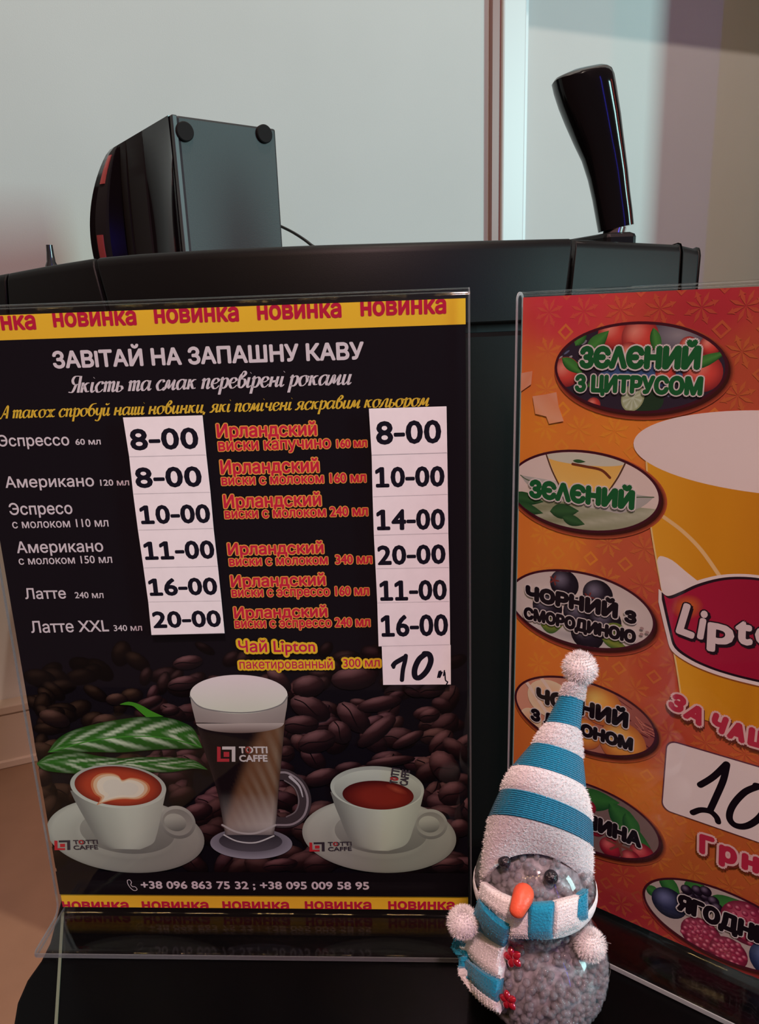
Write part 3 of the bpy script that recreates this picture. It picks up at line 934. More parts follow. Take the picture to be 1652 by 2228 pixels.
gl.line([c1_(*p) for p in ((226, 1000), (300, 1035), (400, 1042), (500, 1005))], 0.0008, pc(190, 178, 180), n=6)
gl.build('latte_glass_print', poster)


def logo(pr, x0, y0, w_, h_, dark, red, light_red, ang=0.0, icon=True):
    """bracket mark and two lines of lettering, in picture pixels from its upper left corner"""
    ca, sa = math.cos(ang), math.sin(ang)

    def P(x, y): return pr.sh.uv(x0 + (x * ca - y * sa) * w_, y0 + (x * sa + y * ca) * w_)
    k = h_ / w_
    if icon:
        def poly(pts, c): pr.add([P(x * 1.0, y * k) for x, y in pts][::-1], c); pr.nxt()
        poly([(0, 0), (.07, 0.03), (.07, .80), (.20, .80), (.20, 1), (0, 1)], red)
        poly([(0, .8), (.24, .8), (.24, 1), (0, 1)], red)
        poly([(.10, 0), (.36, 0), (.36, 1), (.29, 1), (.29, .2), (.10, .2)], dark)
        poly([(.13, .35), (.24, .35), (.24, .68), (.13, .68)], red)
    A = P(.44, k * .45); B = P(1.0, k * .45); C_ = P(.44, k * 1.0); D_ = P(1.0, k * 1.0)
    cp = math.hypot(P(.44, 0)[0] - A[0], P(.44, 0)[1] - A[1])
    put_text(pr, 'TOTTI', A, B, cp, dark, bold=cp * 0.05)
    xo = .44 + .56 * 0.21
    put_text(pr, 'O', P(xo, k * .45), P(xo + .56 * 0.21, k * .45), cp, light_red, bold=cp * 0.05)
    put_text(pr, 'CAFFE', C_, D_, cp, dark, bold=cp * 0.05)


lg = Print(LS, 1.3e-3)
logo(lg, 474, 1621, 110, 33, pc(196, 176, 176), pc(170, 40, 52), pc(140, 50, 45), 0.0)
lg.build('glass_logo_lettering', poster)

# cups
cp_ = Print(LS, 1.15e-3)
WC = pc(188, 180, 168); SHD = pc(112, 104, 100); DKW = pc(82, 76, 74)


def cup(sx, sy, srx, sry, rimx, rimy, rrx, rry, cofx, cofy, crx, cry, Lb, Rb, hx, hy, hrx, hry, ox, oy, orx, ory, heart):
    cp_.pell(sx, sy, srx, sry, lambda x, y: mixc(mixc(pc(176, 166, 156), pc(126, 116, 110), 0.45 + 0.35 * x * 0.6 - 0.4 * y), DKW, max(0, 0.5 - abs(math.hypot(x, y) - 0.66) * 6) * 0.3 + max(0, math.hypot(x, y) - 0.95) * 6), rot=4, n=72, rings=14)
    cp_.pell(sx + 4, sy - 8, srx * 0.60, sry * 0.58, lambda x, y: mixc(pc(150, 140, 132), pc(104, 96, 92), 0.5 - 0.4 * y + 0.1 * x), rot=4, n=48, rings=3)
    # soft contact shading as printed below the cup
    cp_.pell(hx, hy, hrx, hry, lambda x, y: mixc(pc(164, 154, 146), pc(108, 100, 96), 0.5 - 0.5 * y), n=36, rings=4)
    cp_.pell(hx, hy, hrx * .84, hry * .80, lambda x, y: mixc(pc(128, 118, 112), pc(150, 140, 132), 0.5 - 0.5 * y), n=36)
    cp_.pell(ox, oy, orx, ory, lambda x, y: mixc(pc(84, 78, 76), pc(166, 156, 146), 0.7 + 0.5 * y - 0.3 * x), rot=20, n=30, rings=5)
    cp_.strip(Lb, Rb, lambda s_, t_: mixc(mixc(WC, SHD, abs(s_ - 0.62) * 1.5 - 0.12 + max(0, .22 - s_) * 1.2), pc(146, 138, 130), t_ * 0.35), m=22, sub=6)
    cp_.pell(rimx, rimy, rrx, rry, lambda x, y: mixc(pc(190, 182, 172), pc(150, 142, 136), 0.5 + 0.45 * y), rot=3, n=64, rings=2)
    if heart:
        cp_.pell(cofx, cofy, crx, cry, lambda x, y: mixc(pc(168, 56, 34), pc(92, 20, 18), max(0, math.hypot(x, y) - 0.72) * 3.0 + 0.15 * y), rot=3, n=64, rings=8)
        H = [(625, 1028), (650, 985), (612, 955), (590, 905), (600, 860), (645, 828), (715, 822), (765, 838), (792, 866), (845, 852), (905, 862), (955, 890), (968, 930), (940, 970), (890, 992), (800, 990), (720, 1000)]
        HL = [(625, 1028), (610, 950), (590, 905), (600, 860), (645, 828), (715, 822), (765, 838), (790, 864)]
        for kx, cc_ in ((1.0, pc(190, 110, 74)), (0.92, pc(206, 160, 130)), (0.80, pc(214, 190, 174)), (0.6, pc(206, 186, 174))):
            P = [c0_(785 + (x - 785) * kx, 925 + (y - 925) * kx) for x, y in H]
            Q = [(p.x, p.y) for p in catmull([(x, y, 0) for x, y in P + [P[0]]], 4)][:-1]
            cc = c0_(760, 920)
            for i in range(len(Q)):
                q = Q[i]; r_ = Q[(i + 1) % len(Q)]
                cp_.add([LS.uv(*cc), LS.uv(*r_), LS.uv(*q)], cc_)
            cp_.nxt()
    else:
        cp_.pell(rimx + 1, rimy + 3, rrx * .93, rry * .90, lambda x, y: mixc(pc(128, 120, 116), pc(182, 174, 164), 0.5 + 0.55 * y), rot=3, n=56, rings=3)
        cp_.pell(cofx, cofy, crx, cry, lambda x, y: mixc(pc(124, 34, 26), pc(64, 12, 14), max(0, math.hypot(x - .1, y) - 0.5) * 1.6 + 0.25 * y), rot=3, n=64, rings=8)
        cp_.pell(cofx + 40, cofy - 12, 26, 8, lambda x, y: mixc(pc(150, 60, 44), pc(110, 26, 22), math.hypot(x, y)), rot=25, n=20)


cup(274.5, 1815, 171, 82, 259, 1708.5, 104, 47.5, 259, 1707.5, 94.5, 43,
    [c0_(*p) for p in ((458, 935), (480, 985), (520, 1060), (565, 1140), (612, 1222), (650, 1270), (720, 1308))],
    [c0_(*p) for p in ((1072, 935), (1060, 990), (1045, 1060), (1030, 1140), (1010, 1222), (985, 1275), (905, 1312))], 388, 1786, 39, 36, 383, 1786, 24, 19, True)
cup(825, 1815.5, 168, 82, 821, 1712, 102, 48, 823, 1727, 77.5, 31.5,
    [c1_(*p) for p in ((813, 762), (838, 840), (865, 905), (890, 970), (915, 1022), (950, 1060), (1030, 1084))],
    [c1_(*p) for p in ((1329, 762), (1310, 840), (1290, 905), (1268, 970), (1246, 1030), (1210, 1064), (1130, 1088))], 937, 1790, 37, 33, 934, 1790, 23, 18, False)
cp_.build('coffee_cup_print', poster)
lg = Print(LS, 1.3e-3)
logo(lg, 121, 1825, 95, 21, pc(52, 40, 48), pc(180, 36, 44), pc(160, 40, 44), -0.02)
logo(lg, 674, 1829, 92, 20, pc(52, 40, 48), pc(180, 36, 44), pc(160, 40, 44), -0.02)
logo(lg, 843, 1727, 62, 40, pc(60, 48, 56), pc(180, 36, 44), pc(160, 40, 44), -1.40, icon=False)
lg.build('saucer_logo_lettering', poster)

# lettering
tx = Print(LS, 1.0e-4)
NOV = ((-105, 722.5, 80, 717), (117, 712.5, 298.5, 707.5), (337, 704.5, 521, 699.5), (560.5, 697, 744, 691), (785, 688.5, 971.5, 682.5))
for x0, y0, x1, y1 in NOV:
    A, B = LS.uv(x0, y0), LS.uv(x1, y1); put_text(tx, 'новинка', A, B, 0.0056 * CAPH / XH * 0.86, RED, bold=0.00034)
for x0 in (136.6, 310, 485, 664, 845):
    A, B = LS.uv(x0, 1978.5), LS.uv(x0 + 145, 1980); put_text(tx, 'новинка', A, B, 0.0063, RED, bold=0.0003)
tx.build('news_band_lettering', poster)
tx = Print(LS, 1.0e-4)
ptext(tx, 'ЗАВlТАЙ НА ЗАПАШНУ КАВУ', (117, 802), (793, 782), 766, WHT, bold=0.00034)
for body, a, b, capy in (('Якість та смак перевірені роками', (149, 855), (767, 836), 820),):
    T = script_tris(body, .125, .04); A, B = LS.uv(*a), LS.uv(*b); put_text(tx, body, A, B, 0.0042 * 1.65, WHT, T=T, caph=1.65)
A, B = LS.uv(-2, 911), LS.uv(935, 883)
put_text(tx, '', A, B, 0.0034 * 1.65, pc(214, 158, 50), T=script_tris('А також спробуй наші новинки, які помічені яскравим кольором', .12, .045), caph=1.65)
tx.build('headline_lettering', poster)
tx = Print(LS, 1.0e-4)
for body, a, b, top, bd in (
        ('Эспрессо', (-3, 971.5), (152, 969), 948, .00010), ('60 мл', (165, 968), (220, 967), 955, .00008),
        ('Американо', (13, 1061.5), (206, 1058), 1038, .00010), ('120 мл', (219, 1057), (282, 1056), 1043.5, .00008),
        ('Эспресо', (22, 1120.5), (159, 1118), 1096, .00010), ('с молоком 110 мл', (28, 1149.5), (237, 1145.5), 1132, .00006),
        ('Американо', (38, 1203.5), (226, 1200), 1179.5, .00010), ('с молоком 150 мл', (42, 1228.5), (245, 1224.5), 1212, .00006),
        ('Латте', (56, 1303.5), (145, 1302), 1281, .00010), ('240 мл', (164, 1301.5), (226, 1301), 1288, .00006),
        ('Латте XXL', (69, 1377), (238, 1373.5), 1352.5, .00010), ('340 мл', (248.5, 1373), (310, 1372), 1360, .00006)):
    ptext(tx, body, a, b, top, WHT, bold=bd)
tx.build('coffee_list_lettering', poster)
tx = Print(LS, 1.0e-4)
IR = pc(196, 30, 56); IO = pc(232, 138, 62)
for a, b, top in (((473, 952.5), (690, 947.5), 924), ((481, 1032), (695, 1027.5), 1003), ((488, 1106), (699.5, 1100.5), 1078), ((497, 1208), (705, 1204), 1183), ((503.5, 1278), (709, 1273.5), 1253), ((510.5, 1346), (713, 1342), 1322)):
    ptext(tx, 'Ирландский', a, b, top, IR, bold=0.00022, outline=(IO, 0.00044))
for body, a, b, cap in (('виски капучино', (476, 981.5), (720, 975), 25), ('160 мл', (733, 974.5), (799, 972.5), 18), ('виски с молоком 160 мл', (483, 1056), (797, 1049), 21),
                        ('виски с молоком 240 мл', (490, 1128.5), (801, 1122), 21), ('виски с молоком  340 мл', (499.5, 1231.5), (810, 1226), 20), ('виски с эспрессо 160 мл', (505, 1299), (803.5, 1295), 20), ('виски с эспрессо 240 мл', (512, 1366.5), (806, 1363), 20)):
    ptext(tx, body, a, b, a[1] - cap, IR, bold=0.00016, outline=(IO, 0.00036))
tx.build('irish_whiskey_lettering', poster)
tx = Print(LS, 1.0e-3)
TY = pc(226, 164, 40); TR_ = pc(190, 24, 70)
ptext(tx, 'Чай Lipton', (521, 1417), (687, 1416), 1393, TR_, bold=0.00012, outline=(TY, 0.0011))
ptext(tx, 'пакетированный', (523, 1453), (725, 1452), 1434, TR_, bold=0.00005, outline=(TY, 0.0010))
ptext(tx, '300 мл', (748, 1449.5), (827, 1448), 1432, TR_, bold=0.00005, outline=(TY, 0.0010))
tx.build('tea_lettering', poster)

# price strips stuck on the front
LAB = [((274.6, 906), (445.8, 901.4), (454, 987), (288, 991), '8-00', (292, 977), (439, 973.5), 931),
       ((288, 991.4), (454, 987.4), (462.7, 1067.5), (296.6, 1071), '8-00', (303, 1058), (446, 1055), 1014),
       ((296.6, 1071.4), (462.7, 1067.9), (469.5, 1145.4), (306.8, 1149), '10-00', (313.5, 1136), (464, 1133), 1095.5),
       ((306.8, 1149.4), (469.5, 1145.8), (478.6, 1226.8), (318.6, 1230.5), '11-00', (322, 1213), (473, 1210), 1173.5),
       ((318.6, 1230.9), (478.6, 1227.2), (486.4, 1301.4), (328.8, 1304), '16-00', (332, 1290.5), (479, 1288), 1253),
       ((328.8, 1304.4), (486.4, 1301.8), (493, 1370.8), (335.6, 1374.6), '20-00', (340, 1360), (487, 1357), 1324),
       ((804, 887), (971, 882), (972.7, 982), (810, 987), '8-00', (820, 964.5), (960, 961), 914.5),
       ((810, 987.5), (972.7, 982.5), (974, 1072), (812, 1077), '10-00', (818.5, 1057), (967, 1054.5), 1013),
       ((812, 1077.4), (974, 1072.4), (975, 1155.5), (814.7, 1160), '14-00', (821, 1149), (968, 1147), 1104.5),
       ((814.7, 1160.4), (975, 1155.9), (977, 1229.5), (818.4, 1232), '20-00', (823, 1224), (969.5, 1221), 1182),
       ((818.4, 1232.4), (977, 1229.9), (978, 1302.7), (822, 1305.7), '11-00', (828, 1301), (972, 1299), 1257.5),
       ((822, 1306.1), (978, 1303.1), (979, 1395.7), (824.8, 1399), '16-00', (831, 1378.5), (975, 1376), 1332),
       ((831.6, 1399.4), (980, 1396.1), (980.5, 1481), (834.6, 1482), None, None, None, 0)]
DL = 0.0035
NUM = pc(22, 16, 26)
for i, (a, b, c, d_, s_, p, q, top) in enumerate(LAB):
    U = [LS.uv(*x) for x in (d_, c, b, a)]
    th = 0.00012 + 0.00001 * (i % 3) + (0.00012 if i == 6 else 0)
    vs = [LS.loc(u, v_, DL) for u, v_ in U] + [LS.loc(u, v_, DL + th) for u, v_ in U]
    fs = [(0, 3, 2, 1), (4, 5, 6, 7), (0, 1, 5, 4), (1, 2, 6, 5), (2, 3, 7, 6), (3, 0, 4, 7)]
    lab = mesh('price_label', vs, fs, m_paper, ls)
    lab['label'] = 'white paper price label' if s_ else 'white paper label with handwritten price'
    pr = Print(LS, DL + th + 1e-5)
    if s_:
        ptext(pr, s_, p, q, top, NUM, bold=0.00040, T=price_tris(s_))
        pr.line([(d_[0] + 2, d_[1] - 0.8), (c[0] - 2, c[1] - 0.8)], 0.00012, pc(168, 140, 150))
    else:
        def c6(x, y): return (460 + x / 2.6645, 1100 + y / 2.6645)
        for k in range(3): pr.line([c6(1052 + 3 * k, 905 + 6 * k), c6(1070, 885 + 5 * k), c6(1128, 852 + 6 * k)], 0.0016, NUM)
        pr.line([c6(1128, 850), c6(1124, 880), c6(1112, 930), c6(1106, 990)], 0.0020, NUM)
        pr.line([c6(1245, 838), c6(1205, 870), c6(1180, 925), c6(1182, 970), c6(1210, 975), c6(1250, 935), c6(1272, 880), c6(1262, 843), c6(1235, 838)], 0.0026, NUM)
        pr.line([c6(1320, 940), c6(1312, 975), c6(1328, 938), c6(1322, 975), c6(1336, 945)], 0.0007, NUM, n=3)
        pr.line([c6(1350, 935), c6(1345, 965), c6(1352, 945), c6(1356, 990), c6(1368, 1000), c6(1362, 1014)], 0.0006, NUM, n=3)
    pr.build('price_lettering', lab)


# ================================================================== second stand, turned towards the left, with the tea poster
RS = Sheet(0.06434331, 0.33386717, ZP, -0.63832929, 0.01301435, 0.21, 0.297)
rs = build_stand('menu_stand', RS, 0.0277, 0.0014, 0.0018, m_edge, 0.0014)
tag(rs, 'clear acrylic stand with an orange tea poster, half hidden by the snowman', 'menu stand')
MM = 0.001


def mmp(*a): return tuple(x * MM for x in a)


CTRL = [(20, 290, (200, 52, 66)), (80, 292, (170, 42, 52)), (140, 292, (170, 42, 52)), (15, 262, (208, 104, 52)), (8, 240, (222, 122, 46)), (45, 240, (222, 122, 46)), (95, 272, (176, 70, 48)),
        (20, 185, (220, 118, 48)), (5, 150, (222, 118, 46)), (52, 187, (190, 82, 56)), (62, 165, (184, 70, 56)), (68, 135, (186, 70, 52)), (20, 128, (220, 114, 46)), (50, 128, (196, 92, 52)), (72, 108, (176, 62, 46)),
        (30, 75, (206, 108, 46)), (62, 72, (212, 112, 44)), (72, 55, (200, 100, 42)), (60, 22, (168, 54, 46)), (25, 20, (160, 44, 46)), (85, 45, (176, 84, 42)), (60, 5, (146, 36, 44)), (110, 5, (150, 36, 44)),
        (110, 110, (190, 76, 46)), (120, 60, (180, 84, 42)), (150, 240, (215, 118, 46)), (190, 180, (212, 112, 46)), (150, 150, (186, 74, 52)), (190, 60, (196, 92, 44)), (180, 15, (150, 40, 44))]


def bgc(u, v):
    W_ = 0; c = [0, 0, 0]
    for x, y, q in CTRL:
        w_ = 1 / ((x - u) ** 2 + (y - v) ** 2 + 30) ** 1.6
        W_ += w_
        for i in range(3): c[i] += w_ * q[i]
    return pc(*[x / W_ for x in c])


bgp = Print(RS, 0.0)
NU, NV = 42, 58
gc = [[bgc(210 * i / NU, 297 * j / NV) for j in range(NV + 1)] for i in range(NU + 1)]
for i in range(NU):
    for j in range(NV):
        q = [(i, j), (i + 1, j), (i + 1, j + 1), (i, j + 1)]
        bgp.add([(RS.W * a / NU, RS.H * b / NV) for a, b in q], [gc[a][b] for a, b in q])
tp = bgp.build('poster_sheet', rs); tp['label'] = 'orange tea price poster'

# printed ornament: eight-pointed flowers and lozenges
orn = Print(RS, 1e-5)
for i in range(-1, 13):
    for j in range(-1, 18):
        u0 = 15.5 + 15.6 * (i - 0.2); v0 = 8 + 16.6 * j
        if not (0 < u0 < 212): continue
        f = 0.20 if 120 < v0 < 262 and u0 < 45 else 0.10
        base = bgc(u0, v0); c = mixc(base, pc(240, 160, 42), f)
        for k in range(8):
            a = math.pi / 4 * k + 0.39; ca_, sa_ = math.cos(a), math.sin(a)

            def R_(x, y): return mmp(u0 + x * ca_ - y * sa_, v0 + x * sa_ + y * ca_)
            orn.add([R_(0.3, 0), R_(3.6, -0.75), R_(6.4, 0), R_(3.6, 0.75)], c)
        orn.nxt()
        for k in range(0, 8, 2):
            a = math.pi / 4 * k + 0.39; ca_, sa_ = math.cos(a), math.sin(a)

            def R_(x, y): return mmp(u0 + x * ca_ - y * sa_, v0 + x * sa_ + y * ca_)
            orn.add([R_(4.6, 0), R_(4.2, -1.5), R_(5.2, -0.7), R_(6.8, 0)], c); orn.add([R_(4.6, 0), R_(6.8, 0), R_(5.2, 0.7), R_(4.2, 1.5)], c)
        orn.nxt()
        u1, v1 = u0 + 7.8, v0 + 8.3
        for r0, r1 in ((2.2, 3.6),):
            for k in range(4):
                a, b = math.pi / 2 * k, math.pi / 2 * (k + 1)
                orn.add([mmp(u1 + r0 * math.cos(a), v1 + r0 * math.sin(a)), mmp(u1 + r1 * math.cos(a), v1 + r1 * math.sin(a)), mmp(u1 + r1 * math.cos(b), v1 + r1 * math.sin(b)), mmp(u1 + r0 * math.cos(b), v1 + r0 * math.sin(b))], c)
        orn.nxt()
o = orn.build('ornament_print', tp); o['kind'] = 'stuff'

# big cup of tea with its emblem
cu = Print(RS, 3.2e-4)
Lc = [(57, 240), (58, 225), (61, 202), (68, 172), (75.5, 142), (78.5, 128), (82, 122), (88, 118.5)]
Rc = [(210 - x, y) for x, y in Lc]


def cupc(s_, t_):
    e = abs(s_ - 0.5) * 2
    c = mixc(pc(206, 128, 26), pc(226, 150, 44), max(0, e - 0.5) * 1.6)
    return mixc(c, pc(184, 104, 24), max(0, 0.35 - e) * 1.2)


cu.strip([mmp(*p) for p in Lc], [mmp(*p) for p in Rc], cupc, m=30, sub=5, px=False)
for sg in (0, 1):
    q = [(57.2, 238), (58.2, 225), (61.2, 202), (68.2, 172), (75.7, 142), (78.7, 128)]
    cu.line([mmp(210 - x if sg else x, y) for x, y in q], 0.0007, pc(226, 176, 120), px=False)
cu.ell(*mmp(105, 236), *mmp(53, 16), pc(226, 192, 192), n=72)
# light streak and milk-white patch on the cup
cu.line([mmp(*p) for p in ((66, 206), (74, 201), (82, 194), (90, 184))], 0.0016, pc(222, 170, 120), px=False)
WH = pc(226, 192, 192)
UPL = [(68.2, 172.2), (71, 170.9), (76, 174), (82, 178.4), (90, 182.5), (97.5, 184.6), (105, 185.3)]
UPP = UPL + [(210 - x, y) for x, y in UPL[-2::-1]]
DNL = [(68.5, 170), (72.5, 156), (75.2, 149), (82, 145.2), (90, 143.2), (97.5, 142.4), (105, 142.2)]
DNP = DNL + [(210 - x, y) for x, y in DNL[-2::-1]]
MIL = [(64.8, 188), (67, 188.4), (71, 187.5), (76, 184.4), (82, 181.2), (90, 184), (97.5, 186.4), (105, 187.2)]


def shift(P, dx, dy): return [(x + dx, y + dy) for x, y in P]


def emb(up, dn, col, grow=0.0, dy=0.0):
    U = [mmp(105 + (x - 105) * (1 + grow / 38), y + grow + dy) for x, y in up]; D_ = [mmp(105 + (x - 105) * (1 + grow / 38), y - grow + dy) for x, y in dn]
    cu.strip(U, D_, col, m=8, sub=4, px=False)


emb(UPP, DNP, pc(140, 70, 30), 1.6, -1.2)
emb(UPP, DNP, WH, 1.9, -0.2)
cu.strip([mmp(*p) for p in ((64.9, 186), (66, 188.6), (71, 187.6), (77, 183.5), (83, 179.6))], [mmp(*p) for p in ((66.5, 179), (68, 173), (72, 171.5), (77, 175), (83, 179))], WH, m=4, px=False)
emb(UPP, DNP, pc(36, 14, 26), 0.55)
emb(UPP, DNP, lambda s_, t_: mixc(pc(150, 18, 48), pc(170, 26, 58), abs(t_ - .5) * 2 + s_ * 0.3), -0.5)
cu.ell(*mmp(78.5, 168), *mmp(7, 5.5), lambda x, y: mixc(pc(216, 112, 34), pc(160, 22, 50), math.hypot(x, y) ** 0.8), rot=35, n=28, rings=6)
cu.build('tea_cup_print', tp)
lt = Print(RS, 4.2e-4)
DK = pc(30, 12, 24)
for ch, x0, y0, x1, y1, cap in (('L', 74.5, 155.6, 82, 154.2, 14.6), ('i', 83.2, 155.0, 86.0, 154.8, 14.0), ('p', 87.4, 154.4, 97.8, 154.8, 13.0), ('t', 98.0, 156.4, 104.6, 156.8, 12.6), ('o', 105.2, 157.4, 115.4, 157.8, 13.0), ('n', 116.6, 157.6, 127.5, 158.2, 13.0)):
    put_text(lt, ch, mmp(x0, y0), mmp(x1, y1), cap * MM, pc(214, 180, 184), bold=0.0007, outline=(DK, 0.0006), shadow=(DK, 0.0007, 0.0007, -0.0006))
lt.build('emblem_lettering', tp)

# ovals with pictures
GRN = pc(24, 84, 44); BLK = pc(22, 12, 20); RIM = pc(66, 18, 30); WO = pc(206, 180, 182)


def ov_clip(cx, cy, rx, ry):
    return clip_edges([mmp(cx + rx * math.cos(2 * math.pi * k / 60), cy + ry * math.sin(2 * math.pi * k / 60)) for k in range(60)])


def ball(pr, x, y, r, c_hi, c_mid, c_lo, cl, ry=None, rot=0):
    pr.ell(*mmp(x, y), *mmp(r, ry or r), lambda a, b: mixc(mixc(c_hi, c_mid, math.hypot(a + .35, b - .35) * 1.3), c_lo, max(0, math.hypot(a, b) - .45) * 1.4 + max(0, -b) * .25), rot=rot, n=26, rings=5, clip=cl)


def leafp(pr, x, y, l_, w_, rot, c1_a, c2_a, cl):
    a = math.radians(rot); ca_, sa_ = math.cos(a), math.sin(a)

    def R_(t_, o_): return mmp(x + t_ * ca_ - o_ * sa_, y + t_ * sa_ + o_ * ca_)
    N = 8
    for k in range(N):
        t0_, t1_ = k / N, (k + 1) / N
        w0, w1 = w_ * math.sin(math.pi * t0_ ** .8), w_ * math.sin(math.pi * t1_ ** .8)
        pr.add([R_(l_ * t0_, -w0), R_(l_ * t1_, -w1), R_(l_ * t1_, 0), R_(l_ * t0_, 0)], [c2_a, c2_a, c1_a, c1_a], cl)
        pr.add([R_(l_ * t0_, 0), R_(l_ * t1_, 0), R_(l_ * t1_, w1), R_(l_ * t0_, w0)], [c1_a, c1_a, mixc(c1_a, c2_a, .5), mixc(c1_a, c2_a, .5)], cl)
    pr.nxt()


def oval(name, cx, cy, bgcol, draw):
    pr = Print(RS, 4.0e-4)
    rx, ry = 35.2, 18.6
    for k in range(4): pr.ell(*mmp(cx + 1.2, cy - 1.3), *mmp(rx + 1.2 - .5 * k, ry + 1.2 - .5 * k), mixc(bgc(cx + 30, cy - 12), pc(60, 20, 16), 0.25 * (k + 1)), n=60)
    pr.ell(*mmp(cx, cy), *mmp(rx, ry), RIM, n=72)
    pr.ell(*mmp(cx, cy), *mmp(rx - 1.15, ry - 1.15), bgcol, n=72, rings=5)
    draw(pr, cx, cy, ov_clip(cx, cy, rx - 1.15, ry - 1.15))
    pr.build(name + '_oval_print', tp)


TOM = (pc(238, 130, 116), pc(206, 66, 58), pc(120, 30, 36)); LEA = (pc(70, 124, 56), pc(28, 72, 32))


def d1(p, x, y, cl):
    rn = random.Random(3)
    for k in range(90):   # checked cloth
        a, b = rn.uniform(-34, 34), rn.uniform(-18, 18)
        if a > 6 and b > 3 or a < -18 and b > -2 or b < -7 and a > 4:
            p.ell(*mmp(x + a, y + b), *mmp(rn.uniform(.5, 1.6), rn.uniform(.3, .8)), pc(*rn.choice(((120, 110, 124), (92, 92, 122), (150, 138, 146)))), rot=35, n=8, clip=cl)
    p.ell(*mmp(x + 16, y + 13), *mmp(13, 7), lambda a, b: mixc(pc(140, 124, 132), pc(72, 62, 80), math.hypot(a, b)), n=24, clip=cl)
    p.ell(*mmp(x + 2, y - 3), *mmp(17, 5), lambda a, b: mixc(pc(66, 86, 132), pc(40, 48, 84), abs(b)), n=28, clip=cl)
    for a, b, r in ((-10, 14, 6.5), (1, 12.5, 7.5), (-3, 6, 4.5), (-30, -2, 6.5), (26, -1.5, 7.5), (12, -2, 4), (20, 9, 3.5), (28, 9, 4), (-17, -15.5, 3)): ball(p, x + a, y + b, r, *TOM, cl)
    for a, b, l_, w_, r in ((-21, 6, 13, 3.2, 45), (6, 16, 12, 2.2, -75), (20, 0, 16, 2.2, 25), (-32, 4, 12, 2.5, -35), (-26, 9, 9, 2.5, 60), (-20, -8, 9, 3, 20)): leafp(p, x + a, y + b, l_, w_, r, *LEA, cl)
    p.ell(*mmp(x + 5, y - 13), *mmp(7, 5), pc(34, 52, 36), n=24, clip=cl)
    p.ell(*mmp(x - 0.5, y - 12), *mmp(4.6, 6), pc(150, 148, 112), rot=-20, n=28, clip=cl); p.ell(*mmp(x - 0.5, y - 12), *mmp(4.0, 5.3), lambda a, b: mixc(pc(190, 186, 168), pc(160, 158, 128), abs(math.sin(math.atan2(b, a) * 5))), rot=-20, n=40, clip=cl)


def d2(p, x, y, cl):
    p.strip([mmp(x + a, y + b) for a, b in ((-36, -5), (-36, -12), (-36, -19))], [mmp(x + a, y + b) for a, b in ((36, -4), (36, -12), (36, -19))], lambda s_, t_: mixc(pc(176, 164, 146), pc(120, 116, 84), abs(math.sin(s_ * 9 + t_ * 7)) * (1 - s_ * .6)), m=26, clip=cl, px=False, sub=5)
    p.strip([mmp(x + a, y + b) for a, b in ((-29, 4.5), (-25, 0), (-16, -5))], [mmp(x + a, y + b) for a, b in ((32, 1), (27, -4), (18, -8))], lambda s_, t_: mixc(pc(198, 178, 178), pc(168, 152, 150), abs(s_ - .5) * 2), m=10, clip=cl, px=False)
    p.line([mmp(x + a, y + b) for a, b in ((-29, 4.5), (-25, 2.5), (-15, 1.5))], .0005, pc(84, 92, 70), clip=cl, px=False)
    p.line([mmp(x + a, y + b) for a, b in ((16, -2.5), (24, 0), (32, 1))], .0005, pc(84, 92, 70), clip=cl, px=False)
    p.strip([mmp(x + a, y + b) for a, b in ((-16, 15), (-13, 8), (-9, 1), (-4, -3))], [mmp(x + a, y + b) for a, b in ((19, 15), (16, 8), (12, 1), (7, -3))], lambda s_, t_: mixc(pc(236, 158, 72), pc(232, 178, 110), t_ * .8 + abs(s_ - .5) * .3), m=12, clip=cl, px=False)
    p.ell(*mmp(x + 1.5, y + 14.5), *mmp(18, 2.6), pc(196, 180, 168), n=36, clip=cl)
    p.line([mmp(x + a, y + b) for a, b in ((-16.5, 15), (-13.5, 8), (-9.5, 1))], .0007, pc(86, 52, 34), clip=cl, px=False)
    p.line([mmp(x + a, y + b) for a, b in ((19.5, 15), (16.5, 8), (12.5, 1))], .0007, pc(86, 52, 34), clip=cl, px=False)
    p.line([mmp(x + a, y + b) for a, b in ((-4, 12), (2, 11.4), (9, 10.5), (13, 7.5))], .0012, pc(110, 50, 30), clip=cl, px=False)
    for a, b, l_, w_, r in ((-35, -6, 18, 3.2, -3), (-34, -10, 17, 3.0, -8), (-14, -11, 14, 3.6, 8), (-8, -13, 11, 2.6, -10), (-4, 13.5, 6, .8, 0)): leafp(p, x + a, y + b, l_, w_, r, pc(52, 86, 50), pc(24, 54, 30), cl)


def d3(p, x, y, cl):
    BC = (pc(120, 104, 124), pc(36, 26, 40), pc(16, 10, 18))
    p.ell(*mmp(x, y - 14), *mmp(26, 4), lambda a, b: mixc(pc(168, 148, 152), pc(206, 184, 184), math.hypot(a, b)), n=30, clip=cl)
    for a, b, r in ((-7, 11, 7), (9, 9, 7), (-15, -2, 7.5), (1, -2, 8), (13, -3, 7.5), (5, -11, 8)): ball(p, x + a, y + b, r, *BC, cl)
    for a, b in ((-12, 12), (5, 7)):
        for k in range(5): p.line([mmp(x + a, y + b), mmp(x + a + 2.2 * math.cos(k * 1.26), y + b + 2.2 * math.sin(k * 1.26))], .0007, pc(120, 46, 42), clip=cl, px=False)
    for a, b, l_, w_, r in ((-18, -12, 11, 4, 10), (14, -4, 13, 4, -30), (12, -12, 13, 2.5, -10)): leafp(p, x + a, y + b, l_, w_, r, pc(126, 128, 52), pc(50, 84, 40), cl)


